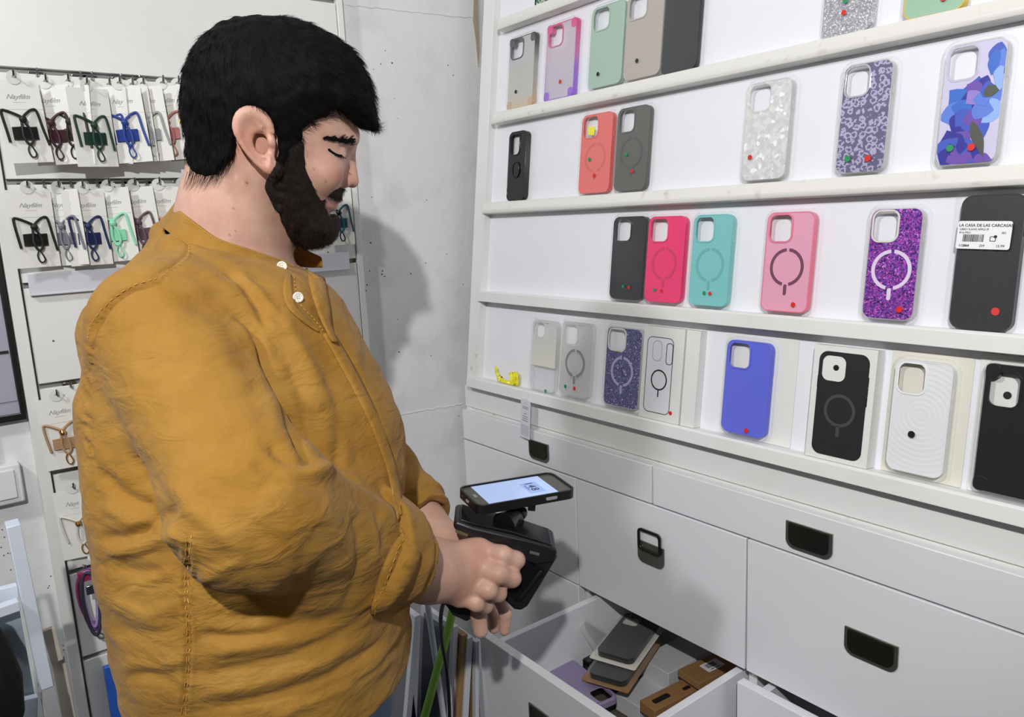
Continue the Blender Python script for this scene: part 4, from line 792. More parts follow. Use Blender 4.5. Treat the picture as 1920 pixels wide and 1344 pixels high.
def fhead(p):
    q = (p-H0)@HB; z = q[:, 2]; s = np.abs(z)
    f = infl(skull, q, w0f(q), np.interp(q[:, 0], [-.04, .03, .08], [.085, .075, .058]))
    qs = q.copy(); qs[:, 2] = s
    e = hpt(634, 284); f = smax(f, -ell(qs, (e[0]+.014, e[1]+.001, .050), (.013, .0105, .026)), .010)        # eye socket
    f = smin(f, ell(qs, (e[0]-.0060, e[1]-.0005, .0335), (.0130, .0118, .0130)), .003)                         # lid
    b = hpt(655, 262); f = smin(f, ell(qs, (b[0]-.004, b[1], .024), (.012, .007, .022)), .008)                # brow ridge
    c = hpt(604, 318); f = smin(f, ell(qs, (c[0], c[1], .044), (.020, .020, .020)), .018)                     # cheek
    fn = infl(nose, q, np.interp(q[:, 1], [hpt(0, 352)[1], hpt(0, 335)[1], hpt(0, 285)[1]], [.013, .0125, .008]), .011)
    f = smin(f, fn, .006)
    w_ = hpt(642, 340); f = smin(f, ell(qs, (w_[0]+.001, w_[1], .0135), (.0095, .0075, .0055)), .004)
    n = hpt(652, 351); f = smax(f, -ell(qs, (n[0], n[1], .007), (.005, .003, .0035)), .002)
    for (x, y, w_, r) in ((633, 375, .016, (.0055, .0034, .018)), (626, 387, .013, (.0055, .0048, .016))):
        l = hpt(x, y); f = smin(f, ell(q, (l[0]-.001, l[1], 0), r), .003)
    # ears
    E0 = EAR; R_ = np.array([[math.cos(.25), math.sin(.25), 0], [-math.sin(.25), math.cos(.25), 0], [0, 0, 1]]).T
    t = (qs-np.array([E0[0], E0[1], .079]))@R_
    m = np.abs(t[:, 0])+np.abs(t[:, 1]) < .2
    lob = np.interp(t[:, 1], [-.036, -.015, .01, .034], [.50, .78, 1.06, 1.28])
    px_, py_ = t[:, 0]/(.0195*lob), t[:, 1]/.035
    rr = np.sqrt(px_**2+py_**2)+1e-6; plate = np.maximum((rr-1)*.018, np.abs(t[:, 2]-.10*t[:, 0]*-1-.002)-.0028)
    rim = np.sqrt(((rr-.88)*.0195)**2+(t[:, 2]+.10*t[:, 0]-.0055)**2)-.0036-.0008*(py_ > .3); rim = np.where((px_ > .55) & (py_ < .1), 1, rim)
    conch = ell(t, (.003, -.003, .004), (.0090, .0130, .0060)); trag = ell(t, (.0135, -.004, .004), (.0045, .007, .0042)); ah = np.sqrt(((np.hypot((t[:, 0]+.001)/.0105, (t[:, 1]-.004)/.020)-1)*.010)**2+(t[:, 2]-.0045)**2)-.0022
    ear = smin(plate, rim, .002); ear = smin(ear, np.where(px_ > .45, 1, ah), .0025); ear = smax(ear, -conch, .002); ear = smin(ear, trag, .003)
    ear = smin(ear, ell(t, (.004, -.029, .001), (.0085, .009, .0045)), .004)
    f = smin(f, ear, .003)
    return f
NK = [hw(hpt(452, 330, 0)), hw(hpt(440, 400, 0)), hw(hpt(424, 500, 0))]
def fneck(p): return smin(cone(p, NK[0], NK[1], .060, .062), cone(p, NK[1], NK[2], .062, .074), .02)
# ---- hands. finger = chain of points (px,py,depth)
def A(x, y, z): return at(x, y, z)
fingR = [  # right hand gripping: index, middle, ring, little
    [(898, 1030, .985), (942, 1040, .975), (968, 1050, .985), (966, 1054, 1.015)],
    [(892, 1060, .975), (935, 1076, .962), (960, 1084, .978), (955, 1088, 1.012)],
    [(880, 1092, .972), (915, 1106, .962), (934, 1112, .980), (926, 1114, 1.012)],
    [(862, 1116, .972), (893, 1131, .965), (910, 1136, .985), (902, 1136, 1.012)]]
radR = [.0115, .0118, .0112, .0098]
thR = [(838, 1035, 1.02), (880, 1022, 1.05), (915, 1020, 1.06)]
WR = A(800, 1068, .945)
fingL = [[(905, 1095, 1.045), (935, 1120, 1.05), (948, 1150, 1.055), (946, 1181, 1.06)], [(893, 1105, 1.065), (915, 1130, 1.075), (925, 1155, 1.085), (926, 1178, 1.09)],
         [(883, 1110, 1.085), (900, 1138, 1.095), (910, 1155, 1.105), (914, 1172, 1.105)], [(873, 1110, 1.10), (888, 1138, 1.11), (896, 1152, 1.12), (902, 1164, 1.12)]]
thL = [(872, 1090, 1.03), (892, 1118, 1.018), (897, 1150, 1.014), (901, 1182, 1.018)]
WL = A(838, 1032, 1.05)
def chain(p, L, r0, r1, k=.004):
    P_ = [A(*q) for q in L]; f = None; n = len(P_)-1
    for i in range(n):
        c = cone(p, P_[i], P_[i+1], r0+(r1-r0)*i/n, r0+(r1-r0)*(i+1)/n); f = c if f is None else smin(f, c, k)
    return f
ER, EL = A(474, 955, .69), A(712, 915, 1.13)
SR_, SL_ = A(302, 618, .80), A(546, 612, 1.14)
def frh(p):
    f = smin(cone(p, ER, ER+(WR-ER)*.55, .040, .042), cone(p, ER+(WR-ER)*.5, WR, .042, .0375), .02)
    palm = None
    for i, (L, r) in enumerate(zip(fingR, radR)):
        base = A(*L[0]); c = cone(p, WR+(base-WR)*.10, base, .026, r+.0055); palm = c if palm is None else smin(palm, c, .014)
    palm = smin(palm, cone(p, WR, A(850, 1072, .985), .032, .028), .015); f = smin(f, palm, .018)
    for L, r in zip(fingR, radR): f = smin(f, chain(p, L, r+.0006, r-.0010, .005), .0045)
    f = smin(f, chain(p, thR, .017, .011), .008)
    return f
def flh(p):
    f = smin(cone(p, EL, EL+(WL-EL)*.55, .036, .036), cone(p, EL+(WL-EL)*.5, WL, .037, .033), .02)
    palm = None
    for L in fingL:
        c = cone(p, WL, A(*L[0]), .025, .015); palm = c if palm is None else smin(palm, c, .014)
    f = smin(f, palm, .015)
    for i, L in enumerate(fingL): f = smin(f, chain(p, L, .0098-.0006*i, .0080-.0005*i, .003), .0022)
    return smin(f, chain(p, thL, .0125, .0102), .003)
ZLEG = .96
def fbody(p):
    f = np.full(len(p), 9.)
    m = np.linalg.norm(p-H0, axis=1) < .30
    if m.any(): f[m] = smin(fhead(p[m]), fneck(p[m]), .018)
    f = np.minimum(f, frh(p)) ; f = np.minimum(f, flh(p))
    nb_ = NK[2]+[0, 0, -.06]; c = cone(p, nb_, nb_+(SR_-nb_)*.8, .045, .04); c = smin(c, cone(p, nb_, nb_+(SL_-nb_)*.8, .045, .04), .03)
    for S_, E__ in ((SR_, ER), (SL_, EL)): c = smin(c, cone(p, S_+[0, 0, -.02], E__, .036, .036), .02)
    c = smin(c, cone(p, NK[2]+[0, 0, -.06], TC(1.15), .10, .13), .06)
    return smin(f, c, .015)
# ---- torso frame
fy = nrm([.792, -.611, 0]); ry = nrm([-.611, -.792, 0])
tz = [.86, .95, 1.03, 1.10, 1.18, 1.28, 1.38, 1.46, 1.52]
def _c(px, y, z): q = at(px, y, z); return q[:2]
TCX = np.array([[.280, .864], [.279, .862], [.279, .861], [.279, .861], [.277, .866], [.275, .888], [.276, .912], [.286, .928], [.300, .945]])
TA = np.array([.146, .154, .159, .161, .161, .157, .147, .108, .05])
TB = np.array([.165, .175, .182, .185, .188, .188, .178, .130, .07])
def TC(z): return np.array([np.interp(z, tz, TCX[:, 0]), np.interp(z, tz, TCX[:, 1]), z])
def ftorso(p, g=0.):
    z = p[:, 2]; cx = np.interp(z, tz, TCX[:, 0]); cy = np.interp(z, tz, TCX[:, 1]); a = np.interp(z, tz, TA)+g; b = np.interp(z, tz, TB)+g
    u = (p[:, 0]-cx)*fy[0]+(p[:, 1]-cy)*fy[1]; v = (p[:, 0]-cx)*ry[0]+(p[:, 1]-cy)*ry[1]
    k = (np.abs(u/a)**2.3+np.abs(v/b)**2.3)**(1/2.3); f = (k-1)*np.minimum(a, b)*.9
    return smax(f, z-1.50, .05)
HEM = 1.028
CUFR, CUFL = ER+(WR-ER)*.74, EL+(WL-EL)*.62
def sleeve(p, S_, E__, C_, r0, r1, r2):
    M_ = E__+(C_-E__)*.78; f = smin(cone(p, S_, E__, r0, r1), cone(p, E__, M_, r1+.004, r2+.003), .035); f = smin(f, cone(p, M_, C_, r2+.003, r2), .01)
    d = nrm(C_-E__); ax = (p-C_)@d
    f = smax(f, ax, .004)
    L_ = np.linalg.norm(p-C_-ax[:, None]*d, axis=1)
    wv = .002*np.sin(L_*0+p@np.array([140., 90., 60.])); rim = np.maximum(np.abs(L_-(r2+.006))-.0050, np.abs(ax+.024+wv)-.028)-.002; rim2 = np.maximum(np.abs(L_-(r2+.0125))-.0042, np.abs(ax+.040-wv)-.024)-.002
    f = smin(f, rim, .002); f = smin(f, rim2, .0016)
    return smax(f, -np.maximum(L_-(r2-.004), np.abs(ax)-.05), .003)
CP0 = A(415, 486, .852); CPN = nrm(np.cross(A(547, 521, .905)-CP0, A(303, 418, .96)-CP0)); CPN = CPN*np.sign(CPN[2])
CP0 = CP0+CPN*.010
CRING = [A(*q)+np.array([0, 0, -.014]) for q in ((547, 523, .903), (520, 519, .880), (470, 508, .862), (415, 491, .856), (368, 469, .860), (330, 445, .875), (310, 427, .91), (306, 420, .955), (335, 415, 1.01))]
def fshirt(p):
    t = ftorso(p)
    nb = NK[2]
    sh = smin(cone(p, nb+np.array([-.005, 0, -.030]), SR_, .062, .066), cone(p, nb+np.array([0, 0, -.035]), SL_, .074, .062), .03)
    t = smin(t, sh, .055)
    t = smin(t, cone(p, A(378, 464, .965), A(238, 624, .87), .049, .050), .03)
    t = smin(t, cone(p, TC(1.36)+fy*.03, TC(1.30)+fy*.09, .13, .09), .08)
    t = smax(t, HEM-p[:, 2]+.05*np.clip(((p[:, :2]-TC(1.)[:2])@fy[:2])/.2, -1, 1)*0, .006)
    t = smax(t, -np.maximum(ftorso(p, -.008), p[:, 2]-HEM-.06), .003)
    f = smin(t, sleeve(p, SR_, ER, CUFR, .072, .062, .048), .010); f = smin(f, cone(p, A(530, 990, .74), A(640, 1092, .83), .058, .050), .02)
    f = smin(f, sleeve(p, SL_, EL, CUFL, .066, .058, .043), .014)
    for a_, b_ in zip(CRING[:-1], CRING[1:]): f = smin(f, cone(p, a_, b_, .013, .013), .014)
    # neck opening
    q = p-NK[2]; d = nrm(NK[1]-NK[2]); ax = q@d; L_ = np.linalg.norm(q-ax[:, None]*d, axis=1)
    f = smax(f, -np.maximum(L_-.074, -ax-.05), .004)
    return smax(f, np.maximum((p-CP0)@CPN, (np.linalg.norm(p-CP0, axis=1)-.16)*-1*0+(p-CP0)@CPN), .006)
# ---------------------------------------------------------------- materials of the man
def skinmat():
    m = mat('skin', (208, 150, 124), .48, sss=.05, spec=.4); nt = m.node_tree; L = nt.links; b = nt.nodes['Principled BSDF']
    at_ = nn(nt, 'ShaderNodeAttribute', attribute_name='tone'); tc = nn(nt, 'ShaderNodeTexCoord'); n = nn(nt, 'ShaderNodeTexNoise'); n.inputs['Scale'].default_value = 45; n.inputs['Detail'].default_value = 5
    L.new(tc.outputs['Object'], n.inputs['Vector']); mr = nn(nt, 'ShaderNodeMapRange'); mr.inputs['From Min'].default_value = .3; mr.inputs['From Max'].default_value = .7; L.new(n.outputs['Fac'], mr.inputs['Value'])
    mx = nn(nt, 'ShaderNodeMix', data_type='RGBA'); mx.inputs['A'].default_value = s2l((194, 150, 130))+(1,); mx.inputs['B'].default_value = s2l((208, 168, 150))+(1,); L.new(mr.outputs[0], mx.inputs['Factor'])
    m2 = nn(nt, 'ShaderNodeMix', data_type='RGBA', blend_type='MULTIPLY'); m2.inputs['Factor'].default_value = 1; L.new(mx.outputs['Result'], m2.inputs['A']); L.new(at_.outputs['Color'], m2.inputs['B']); L.new(m2.outputs['Result'], b.inputs['Base Color'])
    n3 = nn(nt, 'ShaderNodeTexNoise'); n3.inputs['Scale'].default_value = 700; bp = nn(nt, 'ShaderNodeBump'); bp.inputs['Strength'].default_value = .12; bp.inputs['Distance'].default_value = .001
    L.new(tc.outputs['Object'], n3.inputs['Vector']); L.new(n3.outputs['Fac'], bp.inputs['Height']); L.new(bp.outputs['Normal'], b.inputs['Normal']); return m
def shirtmat():
    m = mat('mustard_cotton', (178, 124, 40), .8, spec=.25, sheen=.06); nt = m.node_tree; L = nt.links; b = nt.nodes['Principled BSDF']
    tc = nn(nt, 'ShaderNodeTexCoord'); n = nn(nt, 'ShaderNodeTexNoise'); n.inputs['Scale'].default_value = 14; n.inputs['Detail'].default_value = 8; n.inputs['Roughness'].default_value = .62
    L.new(tc.outputs['Object'], n.inputs['Vector']); mr = nn(nt, 'ShaderNodeMapRange'); mr.inputs['From Min'].default_value = .3; mr.inputs['From Max'].default_value = .7; L.new(n.outputs['Fac'], mr.inputs['Value'])
    mx = nn(nt, 'ShaderNodeMix', data_type='RGBA'); mx.inputs['A'].default_value = s2l((147, 104, 34))+(1,); mx.inputs['B'].default_value = s2l((163, 122, 54))+(1,); L.new(mr.outputs[0], mx.inputs['Factor'])
    at_ = nn(nt, 'ShaderNodeAttribute', attribute_name='crease_dark'); m2 = nn(nt, 'ShaderNodeMix', data_type='RGBA'); m2.inputs['B'].default_value = s2l((122, 78, 22))+(1,)
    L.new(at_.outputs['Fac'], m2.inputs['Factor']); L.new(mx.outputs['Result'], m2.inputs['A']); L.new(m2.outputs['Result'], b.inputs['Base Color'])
    mp = nn(nt, 'ShaderNodeMapping'); mp.inputs['Scale'].default_value = (1, 1, 2.2); L.new(tc.outputs['Object'], mp.inputs[0])
    n1 = nn(nt, 'ShaderNodeTexNoise'); n1.inputs['Scale'].default_value = 900; n2 = nn(nt, 'ShaderNodeTexNoise'); n2.inputs['Scale'].default_value = 22; n2.inputs['Detail'].default_value = 5; n2.inputs['Distortion'].default_value = .6
    for q in (n1, n2): L.new(mp.outputs[0], q.inputs['Vector'])
    b1 = nn(nt, 'ShaderNodeBump'); b1.inputs['Strength'].default_value = .25; b1.inputs['Distance'].default_value = .0006; b2 = nn(nt, 'ShaderNodeBump'); b2.inputs['Strength'].default_value = .6; b2.inputs['Distance'].default_value = .009
    L.new(n1.outputs['Fac'], b1.inputs['Height']); L.new(n2.outputs['Fac'], b2.inputs['Height']); L.new(b1.outputs['Normal'], b2.inputs['Normal']); L.new(b2.outputs['Normal'], b.inputs['Normal']); return m
SKIN, SHIRT = skinmat(), shirtmat(); HAIR = mat('hair_black', (12, 11, 11), .75, spec=.12); BRD = mat('beard_dark', (30, 24, 21), .75, spec=.15); BRS = mat('beard_hair', (48, 37, 31), .6, spec=.3)
def setattr_(o, name, col):
    a = o.data.attributes.new(name, 'FLOAT_COLOR', 'POINT'); c = np.ones((len(o.data.vertices), 4), np.float32); c[:, :3] = col if np.ndim(col) == 2 else np.repeat(np.asarray(col)[:, None], 3, 1); a.data.foreach_set('color', c.ravel())
man = thing('person', 'bearded dark-haired man in a mustard shirt looking down and holding a scanner', 'person', T(.262, .876, 0))
Om = np.array([.262, .876, 0])
def pmesh(name, V, Q, m, par=man): return npmesh(name, V-Om, Q, m, par)
# ---- skin body: head part fine, hands fine, arms
HEADMIN, HEADMAX = H0-np.array([.20, .20, .26]), H0+np.array([.20, .20, .20])
V, Q = surf(fbody, [-.02, .45, .93], [.66, 1.32, 1.75], RES*1.0, slack=2.2) if RES > .003 else surf(fbody, [-.02, .45, .93], [.66, 1.32, 1.75], .0021, slack=2.2)
V = smooth(V, Q, 2, .5)
body = pmesh('body', V, Q, SKIN)
P2 = proj(V); xy = P2[:, :2]; q = (V-H0)@HB; tone = np.ones((len(V), 3)); hd = np.linalg.norm(V-H0, axis=1) < .2
def blush(x, y, r, c, k):
    w_ = np.exp(-(((xy[:, 0]-x)**2+(xy[:, 1]-y)**2)/r**2))*hd; tone[:] += (np.array(c)-1)*(w_*k)[:, None]
blush(468, 262, 40, (1.02, .72, .68), .6); blush(500, 315, 16, (1., .7, .65), .6); blush(668, 335, 16, (1, .78, .74), .6); blush(640, 330, 14, (.95, .6, .55), .7); blush(610, 300, 30, (1, .9, .9), .5)
lipm = np.exp(-(((xy[:, 0]-627)/14)**2+((xy[:, 1]-384)/8)**2))*hd; tone += (np.array([.92, .62, .60])-1)*(lipm*.9)[:, None]
for (x, y, r) in ((463, 343, 2.6), (588, 317, 1.8), (611, 341, 1.8), (437, 390, 1.8), (430, 441, 1.8), (442, 434, 1.5), (420, 436, 1.4), (481, 279, 1.2)): blush(x, y, r, (.35, .25, .2), 1.)
stub = np.exp(-(segd(xy, [(505, 345), (520, 410), (548, 462), (545, 478)])[0]/26)**2)*hd; tone *= (1-.28*stub)[:, None]     # stubble shadow of shaved neck hair
stub = np.exp(-(segd(xy, [(372, 332), (400, 336), (425, 315)])[0]/16)**2)*hd; tone *= (1-.35*stub)[:, None]
hnd = (xy[:, 0] > 780) & (xy[:, 1] > 980)
for L_ in fingR: k = proj(A(*L_[0])); w_ = np.exp(-((xy[:, 0]-k[0])**2+(xy[:, 1]-k[1])**2)/14**2)*hnd; tone += (np.array([1.02, .80, .76])-1)*(w_*.6)[:, None]
setattr_(body, 'tone', np.clip(tone, 0, 1.1))
# ---- hair, beard
def fhair(p):
    q = (p-H0)@HB; n = vnoise(p, .012, 3)*.0012+vnoise(p, .005, 4)*.0007
    f = infl(hairO, q, w0f(q, .013), np.interp(q[:, 0], [-.04, .03, .08], [.10, .085, .06]))
    reg = hairR(q); z = np.abs(q[:, 2])
    bang = hpt(640, 0)[0]
    f = smax(f, reg-.001+n*1.5, .006)
    # not over the ears
    qs = q.copy(); qs[:, 2] = z; f = smax(f, -ell(qs, (EAR[0]+.002, EAR[1]-.004, .090), (.021, .032, .020)), .004)
    return f+n
V, Q = surf(fhair, HEADMIN, HEADMAX, max(.0022, RES*.6), slack=2.2); hair = pmesh('hair', smooth(V, Q, 1), Q, HAIR); HV, HQ = smooth(V, Q, 1), Q
def fbeard(p):
    q = (p-H0)@HB; n = vnoise(p, .006, 5)*.0013+vnoise(p, .003, 6)*.0007
    reg = beardR(q); t = np.clip(-reg, 0, .012)
    f = infl(beardO, q, w0f(q, .0015), .058, 0)+.004*(1-t/.012); f = np.minimum(f, fhead(p)-.0010-.28*np.minimum(t, .011))
    return smax(f, reg+n, .002)+n*t/.012
V, Q = surf(fbeard, HEADMIN, HEADMAX, max(.0020, RES*.6), slack=2.2); beard = pmesh('beard', smooth(V, Q, 1), Q, BRD); BV, BQ = smooth(V, Q, 1), Q
def strands(name, V, Q, m, flow, n, L0, r, sel=None, lift=.35, par=None, thick=.00022):
    N = normals(V, Q); C = V[Q].mean(1); CN = N[Q].mean(1); keep = np.arange(len(C)) if sel is None else np.where(sel(C, CN))[0]
    pick = rng.choice(keep, n); base = C[pick]-CN[pick]*.0015; nn_ = CN[pick]; fl = flow(C[pick]); fl = fl+rng.normal(0, .22, fl.shape); fl -= nn_*(fl*nn_).sum(1)[:, None]*.85; fl /= np.linalg.norm(fl, axis=1)[:, None]
    L = L0*rng.uniform(.6, 1.25, n)[:, None]; lf = (lift*rng.uniform(.3, 1.5, n))[:, None]
    sd = np.cross(fl, nn_); pts = [base, base+(fl*.5+nn_*lf*.6)*L*.7, base+(fl+nn_*lf*.45)*L]; w_ = [thick, thick*.8, thick*.15]; vs = []
    for p_, w__ in zip(pts, w_): vs += [p_+sd*w__, p_-sd*w__*.5+nn_*w__*.87, p_-sd*w__*.5-nn_*w__*.87]
    vs = np.stack(vs, 1).reshape(-1, 3); o = (np.arange(n)*9)[:, None]; fs = []
    for s_ in (0, 3):
        for k in range(3): fs.append(o+np.array([[s_+k, s_+(k+1) % 3, s_+3+(k+1) % 3, s_+3+k]]))
    ob = pmesh(name, vs, np.concatenate(fs), m, par or man); 
    if par: ob.matrix_parent_inverse = Matrix.Identity(4)
    return ob
crown = hw(hpt(420, 75))
def hflow(C):
    d = C-crown; q = (C-H0)@HB; f = nrm(hw(np.array([1., -.25, 0]))-H0); dn_ = nrm(hw(np.array([-.1, -1., 0]))-H0)
    w_ = np.clip((q[:, 0]+.02)/.08, 0, 1)[:, None]; return d/np.linalg.norm(d, axis=1)[:, None]*.5+(f*w_+dn_*(1-w_))*.9
NS = 1.0 if RES < .003 else .4
strands('hair_strands', HV, HQ, HAIR, hflow, int(16000*NS), .013, 0, sel=lambda C, N: ((C-H0)@ez > -.05), par=hair, lift=.30)
def bflow(C): return np.tile(nrm(hw(np.array([.25, -1., 0]))-H0), (len(C), 1))
strands('beard_strands', BV, BQ, BRS, bflow, int(16000*NS), .0065, 0, sel=lambda C, N: ((C-H0)@ez > -.04), par=beard, lift=.6, thick=.00017)
# fringe locks over the forehead and hairs at temple and nape
def locks(name, L, m, par, n=12, spread=5, th=.0005):
    mb = MB()
    for _ in range(n):
        dx, dy = random.gauss(0, spread), random.gauss(0, spread*.6); P_ = []
        for i, (x, y, z) in enumerate(L):
            s_ = i/(len(L)-1); P_.append(hw(hpt(x+dx*(1-.3*s_)+random.gauss(0, 1.2), y+dy, z+random.gauss(0, .002)))-Om)
        k = [th*(1-.8*i/(len(L)-1)) for i in range(len(L))]; mb.tube(smoothp(P_, 3), list(np.interp(np.linspace(0, 1, (len(P_)-1)*3+1), np.linspace(0, 1, len(k)), k)), 4, cap=False)
    mb.build(name, m, par)
zf = .0
fl = [([(640, 120, .05), (668, 165, .045), (688, 205, .03), (697, 244, .02)], 26, 7), ([(600, 110, .065), (640, 160, .06), (664, 200, .05), (676, 236, .042)], 30, 7), ([(560, 120, .075), (600, 160, .074), (628, 190, .066), (640, 212, .060)], 26, 9),
      ([(520, 150, .083), (555, 190, .082), (575, 215, .078), (583, 232, .075)], 20, 7), ([(640, 120, -.02), (672, 170, -.01), (690, 210, -.01), (700, 240, -.01)], 26, 6), ([(650, 150, .02), (680, 190, .018), (696, 220, .012), (703, 250, .008)], 24, 5)]
for L_, n_, s_ in fl: locks('fringe_lock', L_, HAIR, hair, n_, s_, .0007)
for L_ in ([(366, 318, .05), (360, 336, .045), (352, 352, .04)], [(385, 318, .06), (380, 338, .06), (372, 352, .058)], [(408, 308, .068), (404, 326, .070), (396, 342, .070)], [(428, 290, .073), (420, 306, .074), (412, 320, .074)]): locks('nape_hairs', L_, HAIR, hair, 16, 7, .00028)
# eyebrow, eye
zb = .040
from mathutils.bvhtree import BVHTree
bV = np.array([v.co[:] for v in body.data.vertices])+Om; bbv = BVHTree.FromPolygons([Vector(v) for v in bV], [tuple(p_.vertices) for p_ in body.data.polygons])
def onskin(x, y, s_, off=.0006):
    d = Vector(nrm(ray(x, y))); h = bbv.ray_cast(Vector(CO), d)
    if h[0] is None: return None
    n = h[1] if h[1].dot(d) < 0 else -h[1]; q = (np.array(h[0]+n*off)-H0)@HB; q[2] *= s_; return hw(q)-Om
def brow(s_):
    mb = MB()
    for _ in range(230):
        u = random.random(); x = 611+u*56; y = 256.5+u*8+3*(1-u)**2*0+random.gauss(0, 3.0*(.45+.75*u)); P_ = [onskin(x, y, s_), onskin(x-4, y+.8, s_, .0011), onskin(x-8, y+2+random.gauss(0, 1), s_, .0014)]
        if any(q is None for q in P_): continue
        mb.tube(P_, [.00042, .0004, .0001], 4, cap=False)
    mb.build('eyebrow', HAIR, man)
brow(1); brow(-1)
EW, IR, LS = mat('eye_white', (214, 204, 196), .15), mat('iris_dark', (30, 20, 14), .08), HAIR
for s_ in (1, -1):
    e = hpt(634, 284); c = hw(np.array([e[0]-.0057, e[1]-.0018, s_*.0335]))-Om
    eb = MB().lathe([(.0002, -.0124)]+[(.0124*math.cos(a), .0124*math.sin(a)) for a in np.linspace(-1.5, 1.5, 14)]+[(.0002, .0124)], c, 18); ey_ = eb.build('eyeball', EW, man)
    dr = nrm(HB@np.array([.80, -.55, s_*.15])); Rt = Vector(dr).to_track_quat('Z', 'Y').to_matrix(); MB().lathe([(.0001, .0118), (.0058, .0114), (.0050, .0122), (.0001, .0128)], c, 16, Rt).build('iris', IR, ey_)
    mb = MB()
    PP = [q for q in (onskin(x, y, s_, .0004) for x, y in ((615, 279), (620, 284), (627, 288.5), (634, 291.5), (641, 292))) if q is not None]
    SPp = smoothp(PP, 4); mb.tube(SPp, [.0004]+[.0015]*(len(SPp)-2)+[.0004], 6)
    for i, a in enumerate(SPp[2:]):
        t_ = HB@np.array([.0055, -.0035-.0005*(i % 3), s_*.001]); mb.tube([a, a+t_*.6, a+t_], [.0004, .0003, .0001], 4, cap=False)
    mb.build('eyelashes', LS, man)
    for nm_, m_, of_, L_ in (('eye_slit', EW, .0003, [(617, 280.5), (622, 284), (630, 288.5), (640, 292.5), (642, 294), (634, 294), (625, 291), (619, 286)]), ('iris_edge', IR, .0006, [(623, 285), (630, 288.5), (639, 292), (640, 294), (634, 293.5), (627, 291)])):
        P_ = [onskin(x, y, s_, of_) for x, y in L_]
        if all(q is not None for q in P_): c_ = sum(P_)/len(P_); MB().add([tuple(c_)]+[tuple(q) for q in P_], [(0, i+1, (i+1) % len(P_)+1) for i in range(len(P_))]).build(nm_, m_, ey_, sharp=180)
